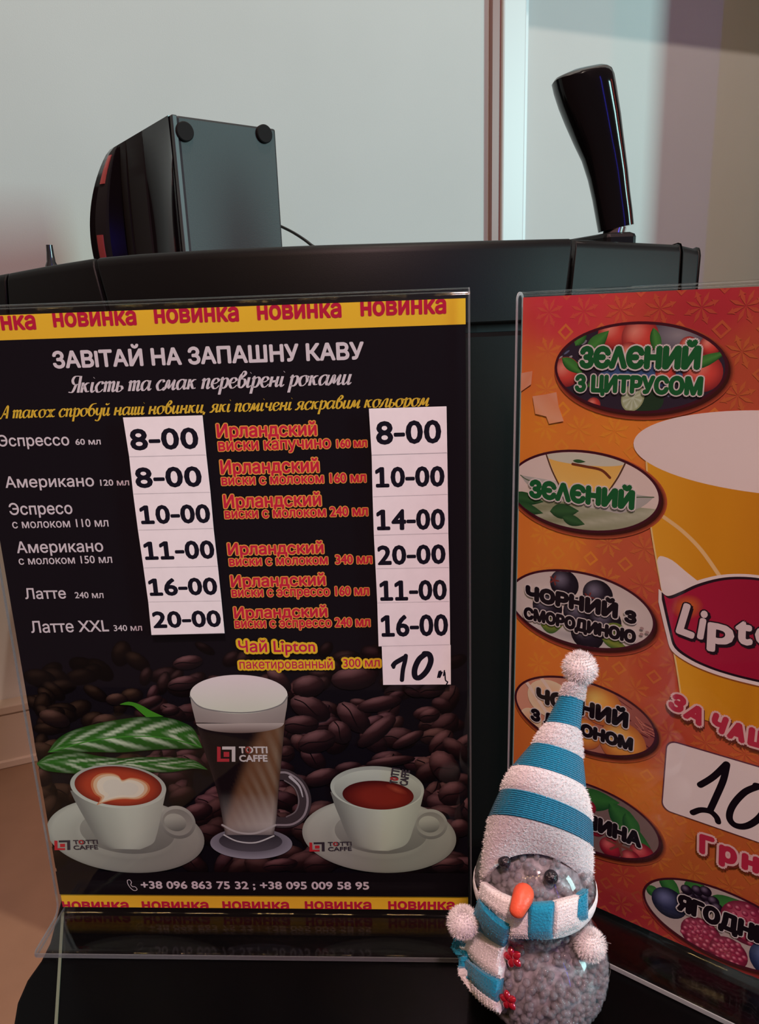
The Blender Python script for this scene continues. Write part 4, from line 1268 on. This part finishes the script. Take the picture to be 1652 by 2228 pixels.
def d4(p, x, y, cl):
    PE = (pc(246, 178, 98), pc(226, 140, 62), pc(168, 78, 46))
    rn = random.Random(8)
    for k in range(60):
        a, b = rn.uniform(2, 34), rn.uniform(-14, 16); l_ = rn.uniform(3, 8); an = rn.uniform(-.9, -.2)
        p.line([mmp(x + a, y + b), mmp(x + a + l_ * math.cos(an), y + b + l_ * math.sin(an))], .0004, pc(*rn.choice(((112, 40, 46), (196, 110, 96), (90, 28, 36)))), clip=cl, px=False)
    for a, b, r, q in ((-16, 4, 12, 10), (-26, -10, 6, 6), (-3, 13, 5, 5)): p.ell(*mmp(x + a, y + b), *mmp(r, q), lambda i, j: mixc(pc(226, 150, 110), pc(236, 186, 160), math.hypot(i, j)), n=28, clip=cl)
    for a, b, r in ((-30, 6, 14), (-22, 10, 12)): p.line([mmp(x + a, y + b + 5), mmp(x + a + 6, y + b - 2), mmp(x + a + r, y + b - 12)], .0018, pc(236, 186, 176), clip=cl, px=False)
    for a, b, r in ((9, 8, 10), (2, -9, 8), (20, -8, 11)): ball(p, x + a, y + b, r, *PE, cl)


def d5(p, x, y, cl):
    for a, b, l_, w_, r in ((-8, 8, 24, 6, 15), (10, 12, 22, 6, -40), (14, 2, 18, 5, -20), (-20, 6, 18, 5, 40), (18, 10, 14, 4, -60)): leafp(p, x + a, y + b, l_, w_, r, pc(52, 104, 48), pc(22, 64, 34), cl)
    for a, b, r in ((4, -4, 5), (12, -12, 5.5), (27, -9, 6), (22, -14, 5), (-6, -8, 6), (0, 6, 4)): ball(p, x + a, y + b, r, pc(220, 100, 100), pc(170, 34, 52), pc(96, 18, 34), cl)
    for k in range(6): p.line([mmp(x + 16, y - 9), mmp(x + 16 + 6 * math.cos(k), y - 9 + 5 * math.sin(k))], .0012, pc(120, 60, 52), clip=cl, px=False)


def d6(p, x, y, cl):
    for a, b, l_, w_, r in ((-28, 14, 14, 4, -45), (-14, 8, 12, 5, 70), (-6, 6, 16, 5, 40), (-34, 4, 8, 3, -20), (2, 8, 16, 5, 10)): leafp(p, x + a, y + b, l_, w_, r, pc(58, 112, 52), pc(26, 66, 34), cl)
    ball(p, x - 23, y + 0, 8, pc(112, 108, 150), pc(44, 44, 74), pc(16, 14, 28), cl)
    for k in range(14): ball(p, x - 10 + 8 * math.cos(k * 2.4) * (k / 14) ** .5, y + 9 + 6 * math.sin(k * 2.4) * (k / 14) ** .5, 2.6, pc(120, 96, 120), pc(38, 22, 40), pc(14, 8, 16), cl)
    for cx_, cy_, R_ in ((-8, -10, 9), (10, 6, 11), (4, -13, 8)):
        ball(p, x + cx_, y + cy_, R_, pc(196, 84, 108), pc(150, 36, 66), pc(84, 16, 40), cl)
        for k in range(26):
            r_ = R_ * (k / 26) ** .5 * .92; ball(p, x + cx_ + r_ * math.cos(k * 2.4), y + cy_ + r_ * math.sin(k * 2.4), 1.35, pc(226, 130, 150), pc(160, 44, 76), pc(110, 24, 50), cl)
    ball(p, x + 22, y - 8, 10, pc(110, 120, 160), pc(54, 64, 106), pc(24, 28, 54), cl)


oval('citrus', 51.1, 267, pc(46, 34, 48), d1)
oval('green_tea', 29.8, 212.8, lambda a, b: mixc(pc(216, 182, 178), pc(186, 170, 150), max(0, -b)), d2)
oval('currant', 31.0, 156.9, lambda a, b: mixc(pc(216, 186, 184), pc(186, 158, 158), math.hypot(a, b) * .6), d3)
oval('lemon', 35.2, 103.5, lambda a, b: mixc(pc(214, 140, 118), pc(140, 64, 62), .5 + .5 * a), d4)
oval('rosehip', 40.5, 49.6, pc(120, 90, 88), d5)
oval('berry', 104.2, 20.2, pc(176, 148, 146), d6)

ot = Print(RS, 1.0e-3)


def rt(body, x0, y0, x1, cap, col, bd=0.0008, ol=0.0006, oc=WO, y1=None):
    put_text(ot, body, mmp(x0, y0), mmp(x1, y1 if y1 is not None else y0), cap * MM, col, bold=bd, outline=(oc, ol))


rt('ЗЄΛЄНИЙ', 27.2, 266.6, 76.2, 8.9, GRN)
rt('З ЦИТРУСОМ', 25.6, 256.6, 77.8, 7.2, GRN, 0.0006, 0.0005)
rt('ЗЄΛЄНИЙ', 5.5, 207.2, 54.2, 8.4, GRN)
rt('ЧОРНИЙ', 4.9, 156.4, 49.8, 7.4, BLK, 0.0008, 0.0005)
rt('З', 52.6, 155.6, 58.2, 6.0, BLK, 0.0007, 0.0005)
rt('СМОРОДИНОЮ', 4.2, 146.4, 58.4, 6.2, BLK, 0.0006, 0.0005)
rt('ЧОРНИЙ', 11.9, 103.9, 57.4, 8.0, BLK, 0.0008, 0.0005)
rt('З ЛИМОНОМ', 9.2, 93.2, 60.2, 6.6, BLK, 0.0007, 0.0005)
rt('ШИПШИНА', 13.5, 43.9, 67.2, 8.2, BLK, 0.0008, 0.0005)
rt('ЯГОДНИЙ', 84.8, 18.9, 131, 9.0, BLK, 0.0008, 0.0005)
CR = pc(176, 36, 62)
for ch, x0, x1, y0, y1 in (('З', 73.4, 79.6, 120.4, 118.2), ('А', 80.2, 88.2, 117.6, 115.0), ('Ч', 91.2, 97.4, 115.4, 114.2), ('А', 98.4, 105.6, 113.6, 112.8), ('Ш', 106.6, 116, 112.8, 112.8), ('К', 117.4, 124, 112.9, 114.2), ('У', 124.6, 131.6, 114.4, 116.6)):
    put_text(ot, ch, mmp(x0, y0), mmp(x1, y1), 8.2 * MM, CR, bold=0.0008, outline=(pc(214, 160, 160), 0.0009), shadow=(pc(96, 34, 30), 0.0009, 0.0008, -0.0008))
for ch, x0, x1, cap in (('Г', 92.2, 98.6, 9.6), ('р', 100.4, 107.8, 10.2), ('н', 109.6, 116.6, 10.0), ('.', 117.8, 120.0, 10.0)):
    put_text(ot, ch, mmp(x0, 53.2), mmp(x1, 53.6), cap * MM, CR, bold=0.0008, outline=(pc(214, 160, 160), 0.0010), shadow=(pc(110, 40, 30), 0.0009, 0.0009, -0.0008))
tape = Print(RS, 5e-4)
for P in ([(1135, 812), (1160, 807), (1157, 836), (1133, 853)], [(1160, 862), (1188, 858), (1212, 853), (1217, 885), (1228, 916), (1196, 922), (1190, 906), (1166, 900)]):
    tape = Print(RS, 5e-4)
    tape.px(P[::-1], [mixc(bgc(*[q * 1000 for q in RS.uv(*p)]), pc(232, 196, 186), 0.20 + 0.12 * (k % 2)) for k, p in enumerate(P[::-1])])
    tape.build('tape_remnant', tp)
# splash of ink on the currant oval
for k in range(7): ot.ell(*mmp(61.5 + 1.6 * math.cos(k * 2.1), 153.2 + 1.6 * math.sin(k * 2.1)), *mmp(.9, .7), pc(160, 122, 122), n=12)
ot.build('tea_name_lettering', tp)

# white price field with a written ten
pf = Print(RS, 3.5e-4)


def rrect(x0, y0, x1, y1, r, col):
    P = []
    for cx, cy, a0 in ((x1 - r, y1 - r, 0), (x0 + r, y1 - r, 90), (x0 + r, y0 + r, 180), (x1 - r, y0 + r, 270)):
        P += [mmp(cx + r * math.cos(math.radians(a0 + 15 * k)), cy + r * math.sin(math.radians(a0 + 15 * k))) for k in range(7)]
    pf.add(P, col); pf.nxt()


rrect(74.4, 68.3, 135.6, 104.3, 4.2, pc(96, 44, 60)); rrect(74.9, 68.6, 135.3, 103.6, 4.0, pc(226, 192, 192))
PEN = pc(20, 10, 18)


def c7(x, y): return (1200 + x / 3.655, 1450 + y / 3.655)


pf.line([c7(*p) for p in ((1185, 940), (1290, 875), (1395, 775))], 0.0028, PEN)
pf.line([c7(*p) for p in ((1398, 775), (1370, 900), (1310, 1040), (1262, 1145))], 0.0028, PEN)
pf.line([c7(*p) for p in ((1125, 1160), (1190, 1138), (1265, 1150), (1315, 1195), (1328, 1232))], 0.0026, PEN)
pf.line([mmp(*p) for p in ((112, 94.5), (107.5, 90), (103.6, 82), (102.8, 75.5), (105.5, 72.8), (110, 74.6), (114.5, 81), (116.5, 89), (115.2, 94.4), (111.5, 94.8))], 0.0028, PEN, px=False)
pf.build('written_price_print', tp)

# ================================================================== snowman lamp
G0 = at_z(1183, 2178, 0.0)
RB = 0.0283
d = ray(1178, 2092); BC_ = CAM + d * ((RB * 0.97 - CAMH) / d.z)
by = BC_.y
HC_ = at_y(1163, 1922, by + 0.001); RH = 0.0246
sn = empty('snowman', (BC_.x, by, 0)); SNO = V((BC_.x, by, 0))
tag(sn, 'clear bead-filled snowman figure with a blue and white striped hat and scarf', 'snowman figure')


def sdf(p):
    a = (p - BC_).length - RB; b = (p - HC_).length - RH; k = 0.007
    h_ = max(k - abs(a - b), 0) / k
    return min(a, b) - h_ * h_ * k / 4


def march(px, py, off):
    d_ = ray(px, py).normalized(); t_ = 0.22; best = (9, t_)
    for _ in range(90):
        v_ = sdf(CAM + d_ * t_) - off
        if v_ < best[0]: best = (v_, t_)
        if v_ < 2e-5: return CAM + d_ * t_
        t_ += max(v_ * 0.9, 1e-5)
        if t_ > 0.5: break
    return CAM + d_ * best[1]


def nrm(p):
    e = 2e-4
    return V((sdf(p + V((e, 0, 0))) - sdf(p - V((e, 0, 0))), sdf(p + V((0, e, 0))) - sdf(p - V((0, e, 0))), sdf(p + V((0, 0, e))) - sdf(p - V((0, 0, e))))).normalized()


m_core = mat('snowman_core', (0.27, 0.25, 0.265), 0.35, var=0.5, scale=380)
m_bead = mat('clear_bead', (0.38, 0.355, 0.375), 0.06, spec=0.7, alpha=0.30)
m_shell = m_acrylic('clear_plastic_shell', (0.97, 0.97, 0.98), 0.05, 1.35)
m_fuzz = mat('white_plush', (0.80, 0.76, 0.76), 0.95, spec=0.1, sheen=0.6, bump=(900, 0.5))
m_blue = mat('blue_knit', (0.012, 0.26, 0.42), 0.9, spec=0.15, sheen=0.3, bump=(1100, 0.5))
m_fib = mat('plush_fibre', (0.84, 0.80, 0.80), 0.95, spec=0.1)
m_fibb = mat('blue_fibre', (0.02, 0.30, 0.46), 0.95, spec=0.1)

# body: dark core, a skin of beads, clear shell
body_v = []; body_f = []
for c, r in ((BC_, RB), (HC_, RH)):
    pass
rings = []
axis = (HC_ - BC_)


def body_ring(z, off, n=40):
    out = []; lean = V((axis.x / axis.z * (z - BC_.z), axis.y / axis.z * (z - BC_.z), 0)); C = V((BC_.x, BC_.y, z)) + lean
    for j in range(n):
        a = 2 * math.pi * j / n; dr = V((math.cos(a), math.sin(a), 0)); lo_, hi_ = 0.0, 0.05
        for _ in range(22):
            m_ = (lo_ + hi_) / 2
            if sdf(C + dr * m_) < off: lo_ = m_
            else: hi_ = m_
        out.append(C + dr * lo_ - SNO)
    return out


def body_mesh(name, off, m):
    z0 = BC_.z - RB - off; z1 = HC_.z + RH + off
    zs = [z0 + (z1 - z0) * (0.5 - 0.5 * math.cos(math.pi * i / 44)) for i in range(45)]
    zs = [max(z0 + 2e-5, min(z1 - 2e-5, z)) for z in zs]
    return loft(name, [body_ring(z, off) for z in zs], m, sn)


body_mesh('core', -0.0034, m_core)
rn = random.Random(11)
ico = [V((0, 0, 1)), V((0, 0, -1))]
bv, bf = [], []
sv, sf = uvsphere_vf((0, 0, 0), 1.0, 8, 6)
for k in range(2600):
    head = k % 5 < 2; c, r = (HC_, RH) if head else (BC_, RB)
    u_, t_ = rn.uniform(-1, 1), rn.uniform(0, 2 * math.pi); q = math.sqrt(1 - u_ * u_)
    br = rn.uniform(0.0009, 0.0019); p = c + V((q * math.cos(t_), q * math.sin(t_), u_)) * (r - br - 0.0002 - rn.random() * 0.0008)
    if sdf(p) < -0.0042: continue
    b0_ = len(bv)
    bv += [p + v_ * br - SNO for v_ in sv]; bf += [tuple(i + b0_ for i in f_) for f_ in sf]
o = mesh('bead_filling', bv, bf, m_bead, sn, True); o['kind'] = 'stuff'
body_mesh('clear_shell', 0.0, m_shell)


def fibres(name, pts, length, n_per, m, parent, wid=0.00011):
    """short plush fibres standing on points with normals"""
    v_, f_ = [], []
    for p, nn_ in pts:
        for _ in range(n_per):
            d_ = (nn_ + V((rn.uniform(-1, 1), rn.uniform(-1, 1), rn.uniform(-1, 1))) * 0.55).normalized()
            s_ = d_.orthogonal().normalized(); s_ = (s_ * math.cos(1.0) + d_.cross(s_) * rn.uniform(-1, 1)).normalized() * wid
            o_ = p + nn_ * -0.0002 + V((rn.uniform(-1, 1), rn.uniform(-1, 1), rn.uniform(-1, 1))) * 0.0003
            b_ = len(v_); v_ += [o_ - s_, o_ + s_, o_ + d_ * length * rn.uniform(.5, 1.1)]; f_.append((b_, b_ + 1, b_ + 2))
    o_ = mesh(name, v_, f_, m, parent); o_['kind'] = 'stuff'
    return o_


# hat: bands between ring outlines measured on the left and right edge
hat = empty('hat'); hat.parent = sn
HB = [((1231, 1486), (1274, 1492)), ((1218, 1515), (1269, 1525)), ((1188, 1574), (1262, 1589)), ((1158, 1620), (1268, 1653)), ((1115, 1671), (1274, 1717)), ((1090, 1724), (1288, 1790)), ((1064, 1783), (1289, 1848)), ((1046, 1850), (1288, 1890)), ((1046, 1920), (1285, 1938))]


def ring_at(L, R, Yc, grow=1.0, drop=0.0, n=56, lift=0.0, tilt=0.2):
    A = at_y(*L, Yc); B = at_y(*R, Yc); C = (A + B) / 2; h_ = (B - A) / 2 * grow
    vd = (C - CAM).normalized(); up_ = (AU - vd * AU.dot(vd)).normalized()
    e = (-vd * math.cos(tilt) + up_ * math.sin(tilt)) * h_.length * 0.97
    out = []
    for j in range(n):
        a = 2 * math.pi * j / n; s_ = math.sin(a)
        out.append(C + h_ * math.cos(a) + e * s_ + up_ * (lift * max(0, s_) ** 2.0) - SNO)
    return out


def lerp2(a, b, t_): return (a[0] + (b[0] - a[0]) * t_, a[1] + (b[1] - a[1]) * t_)


kinds = ['white', 'blue', 'white', 'blue', 'white', 'blue', 'brim']
for i, kd in enumerate(kinds):
    L0, R0 = HB[i]; L1, R1 = HB[i + 1]
    rg = []
    steps = 7
    if kd == 'brim':
        seq = [(HB[6], 1.0, 0, .2), (HB[6], 1.02, 0, .2)]
        for k in range(1, 9):
            t_ = k / 8; a_ = (lerp2(HB[6][0], HB[8][0], t_), lerp2(HB[6][1], HB[8][1], t_))
            seq.append((a_, 1.0 + 0.035 * math.sin(math.pi * t_) ** .5, 0.0082 * t_ ** 1.2, .2 - .05 * t_))
        seq += [((HB[8]), 0.95, 0.0090, .15), ((HB[8]), 0.90, 0.0094, .15)]
        for (LL_, RR_), g_, lf_, tl_ in seq: rg.append(ring_at(LL_, RR_, by - 0.001, g_, lift=lf_, tilt=tl_))
    else:
        puff = 0.05 if kd == 'white' else 0.012
        for k in range(-1, steps + 2):
            t_ = min(1, max(0, k / steps)); g_ = (1.0 + puff * math.sin(math.pi * t_) ** .5) if 0 <= k <= steps else 0.94
            Yc = by - 0.001 - 0.004 * (1 - (i + t_) / 7)
            rg.append(ring_at(lerp2(L0, L1, t_), lerp2(R0, R1, t_), Yc, g_))
    o = loft('white_band' if kd != 'blue' else 'blue_band', rg, m_blue if kd == 'blue' else m_fuzz, hat, cap=False)
    o['label'] = 'white plush hat band' if kd != 'blue' else 'blue knitted hat band'
    ctr = [sum(r, V((0, 0, 0))) / len(r) for r in rg]
    pts = []
    for r, c in zip(rg[1:-1], ctr[1:-1]):
        for p in r: pts.append((p, (p - c).normalized()))
    if kd != 'blue':
        dense = []
        for a in range(1, len(rg) - 2):
            for j in range(56):
                for q in range(3):
                    p = rg[a][j].lerp(rg[a][(j + 1) % 56], rn.random()).lerp(rg[a + 1][j], rn.random()); dense.append((p, (p - ctr[a]).normalized()))
        fibres('plush', dense, 0.0011, 3, m_fib, hat)
    else:
        # knitted rows as thin raised cords
        v_, f_ = [], []
        N = 13
        for a in range(N):
            t_ = (a + .5) / N; Yc = by - 0.001 - 0.004 * (1 - (i + t_) / 7)
            q = ring_at(lerp2(L0, L1, t_), lerp2(R0, R1, t_), Yc, 1.012 + 0.010 * math.sin(math.pi * t_) ** .5, n=96)
            c = sum(q, V((0, 0, 0))) / 96; ax = (q[24] - c).cross(q[0] - c).normalized(); b_ = len(v_)
            for j, p in enumerate(q):
                rd = (p - c).normalized(); w_ = 0.00024 if j % 2 else 0.00014
                v_ += [p + ax * w_, p + rd * w_, p - ax * w_]
            for j in range(96):
                k2 = (j + 1) % 96
                f_ += [(b_ + 3 * j, b_ + 3 * k2, b_ + 3 * k2 + 1, b_ + 3 * j + 1), (b_ + 3 * j + 1, b_ + 3 * k2 + 1, b_ + 3 * k2 + 2, b_ + 3 * j + 2)]
        ko = mesh('knit_rows', v_, f_, m_blue, hat, True); ko['kind'] = 'stuff'


def pompom(name, px, py, r_px, Y, parent, tinsel):
    C = at_y(px, py, Y); r = r_px / F * (C - CAM).dot(AF)
    v_, f_ = uvsphere_vf(C - SNO, r * 0.92, 24, 16)
    for k in range(len(v_)): v_[k] = C - SNO + (v_[k] - (C - SNO)) * rn.uniform(0.97, 1.03)
    o_ = mesh(name, v_, f_, m_fuzz, parent, 2)
    pts = [(q, (q - (C - SNO)).normalized()) for q in v_]
    fp = parent if parent is hat else o_
    fibres('plush', pts, 0.0017, 12, m_fib, fp)
    for (x0, y0, x1, y1) in tinsel:
        a = at_y(x0, y0, Y - r * .4) - SNO; b = at_y(x1, y1, Y - r * .5) - SNO
        tube('tinsel_thread', [a, (a + b) / 2 + V((0, 0, .0003)), b], 0.00014, mat('tinsel', (0.75, 0.78, 0.85), 0.15, 0.9), fp, 5)
    return o_


pompom('hat_pompom', 1262, 1454, 36, by - 0.003, hat, ((1258, 1430, 1251, 1422), (1290, 1458, 1307, 1453), (1288, 1450, 1298, 1440), (1234, 1442, 1226, 1438), (1282, 1432, 1288, 1423)))
pompom('hand', 1008, 2006, 33, by - 0.004, sn, ((1000, 2030, 986, 2040), (990, 2022, 978, 2026), (998, 2036, 990, 2048)))
pompom('hand', 1284, 2055, 33, by - 0.016, sn, ((1308, 2050, 1330, 2053), (1306, 2040, 1318, 2036), (1302, 2078, 1310, 2094)))


# eyes, nose, jewels
def dome(name, px, py, rp, m, parent, depth=0.7, off=0.0):
    P = march(px, py, off); n_ = nrm(P); r = rp / F * (P - CAM).dot(AF)
    a = n_.orthogonal().normalized(); b = n_.cross(a); rr = []
    for t_ in (-0.5, 0.0, 0.3, 0.55, 0.8, 0.97):
        q = math.sqrt(max(0.02, 1 - t_ * t_)) if t_ > 0 else 1.0
        rr.append([P - SNO + n_ * r * depth * t_ + (a * math.cos(2 * math.pi * j / 20) + b * math.sin(2 * math.pi * j / 20)) * r * q for j in range(20)])
    return loft(name, rr, m, parent)


m_eye = mat('eye_black', (0.010, 0.008, 0.012), 0.25, spec=0.6, bump=(700, 0.9))
dome('eye', 1097, 1874, 14, m_eye, sn, off=0.0028); dome('eye', 1200, 1908, 15, m_eye, sn, off=0.0010)
m_car = mat('carrot_orange', (0.80, 0.105, 0.045), 0.45, bump=(500, 0.3))
nb = march(1142, 1932, 0.0) - SNO; nn_ = nrm(nb + SNO)
n0 = march(1139, 1940, 0.001) - SNO; n1 = march(1139, 1948, 0.004) - SNO; n2 = march(1131, 1968, 0.007) - SNO; n3 = march(1123, 1988, 0.0085) - SNO; n4 = march(1120, 1996, 0.009) - SNO
tube('nose', catmull([nb + nn_ * -.001, n0, n1, n2, n3, n4], 4), 0, m_car, sn, 16, [0.0005 + 0.0035 * w_ for w_ in (0.05, .12, .22, .45, .72, .88, .95, 1.0, 1.0, .98, .95, .9, .85, .80, .75, .70, .64, .52, .38, .2, .02)])
m_red = mat('red_jewel', (0.50, 0.012, 0.03), 0.08, 0.35, spec=0.9, coat=1.0)


def jewel(px, py, rp, rot):
    P = march(px, py, 0.0005); n_ = nrm(P); r = rp / F * (P - CAM).dot(AF)
    a = (AR - n_ * AR.dot(n_)).normalized(); b = n_.cross(a); v_, f_ = [], []
    fl_ = empty('flower_jewel', P - SNO); fl_.parent = sn
    for k in range(5):
        t_ = rot + 2 * math.pi * k / 5; dr = a * math.cos(t_) + b * math.sin(t_); sd = n_.cross(dr)
        rr = []
        for s_ in (0.05, 0.25, 0.5, 0.75, 0.93, 1.02):
            w_ = r * 0.40 * math.sin(math.pi * min(1, (s_ * .92 + .06))) ** .6 + 1e-5
            rr.append([dr * r * s_ + sd * w_ * math.cos(q) + n_ * (0.0001 + w_ * 0.75 * math.sin(q)) for q in [math.pi * 2 * z / 14 for z in range(14)]])
        loft('petal', rr, m_red, fl_)
    return fl_


jewel(1116, 2083, 23, 1.9); jewel(1106, 2176, 22, 0.6)

# scarf: collar ring and striped tails laid over the body
m_scw = m_fuzz
rr = []
for off, dz in ((0.0001, -0.003), (0.0005, -0.002), (0.0007, 0.0), (0.0005, 0.002), (0.0001, 0.003)):
    zc = (BC_.z + HC_.z) / 2 + 0.0185
    rr.append(body_ring(zc + dz, off, 48))
scf = loft('scarf', rr, m_scw, sn, cap=False); scf['label'] = 'striped blue and white scarf'


def patch(name, TL_, TR_2, BR_, BL_, m, sag=0.0, off=0.0026, n=14, k=10, edge=0.0013, sagb=None, zs=0.0):
    sagb = sag if sagb is None else sagb
    rows = []; back = []
    for j in range(k + 1):
        t_ = j / k; r = []; rb_ = []
        for i in range(n + 1):
            s_ = i / n
            a = lerp2(TL_, TR_2, s_); b = lerp2(BL_, BR_, s_); q = lerp2(a, b, t_)
            sg = (sag + (sagb - sag) * t_) * math.sin(math.pi * s_)
            ed = min(1, min(s_, 1 - s_) * 7) ; ed2 = min(1, min(t_, 1 - t_) * 5)
            p = march(q[0], q[1] + sg, edge + (off - edge) * (min(ed, ed2) ** .5) + zs)
            r.append(p - SNO); rb_.append(p - SNO - nrm(p) * 0.0026)
        rows.append(r); back.append(rb_)
    v_ = [p for r in rows for p in r]; f_ = []; c = n + 1; B_ = len(v_)
    v_ += [p for r in back for p in r]
    for j in range(k):
        for i in range(n):
            a = j * c + i; f_.append((a, a + c, a + c + 1, a + 1)); a += B_; f_.append((a, a + 1, a + c + 1, a + c))
    for i in range(n): f_.append((i, i + 1, B_ + i + 1, B_ + i)); a = k * c + i; f_.append((a, B_ + a, B_ + a + 1, a + 1))
    for j in range(k): a = j * c; f_.append((a, B_ + a, B_ + a + c, a + c)); a = j * c + n; f_.append((a, a + c, B_ + a + c, B_ + a))
    o_ = mesh(name, v_, f_, m, scf, True)
    if m is m_fuzz:
        pts = [(p, nrm(p + SNO)) for r in rows for p in r]
        fibres('plush', pts, 0.0009, 6, m_fib, o_)
    else:
        pts = [(p, nrm(p + SNO)) for r in rows for p in r]
        fibres('fluff', pts, 0.0006, 4, m_fibb, o_)
    # sub-parts may not hang deeper than the stripe itself: put the fluff beside it
    for ch in list(o_.children): ch.parent = scf
    return o_


patch('white_stripe', (1047, 1918), (1150, 1962), (1150, 2010), (1042, 1955), m_fuzz, sag=10, sagb=14)
patch('blue_stripe', (1042, 1953), (1112, 2016), (1097, 2062), (1024, 2002), m_blue, sag=9, off=0.0030)
patch('white_stripe', (1024, 2003), (1098, 2060), (1089, 2130), (1001, 2062), m_fuzz, sag=9, off=0.0034)
patch('blue_stripe', (993, 2032), (1006, 2040), (1003, 2092), (982, 2062), m_blue, sag=0, off=0.0042)
patch('blue_stripe', (1000, 2066), (1089, 2132), (1083, 2184), (998, 2106), m_blue, sag=8, off=0.0034)
patch('white_stripe', (998, 2104), (1084, 2182), (1088, 2206), (999, 2122), m_fuzz, sag=9, sagb=14, off=0.0034)
patch('white_stripe', (1110, 1996), (1150, 1990), (1149, 2041), (1110, 2039), m_fuzz)
patch('blue_stripe', (1149, 1967), (1209, 1963), (1203, 2043), (1147, 2043), m_blue, off=0.0032)
patch('white_stripe', (1207, 1963), (1264, 1948), (1262, 2016), (1203, 2040), m_fuzz, off=0.0030)
patch('blue_stripe', (1258, 1952), (1280, 1934), (1280, 1998), (1252, 2006), m_blue, off=0.0030)
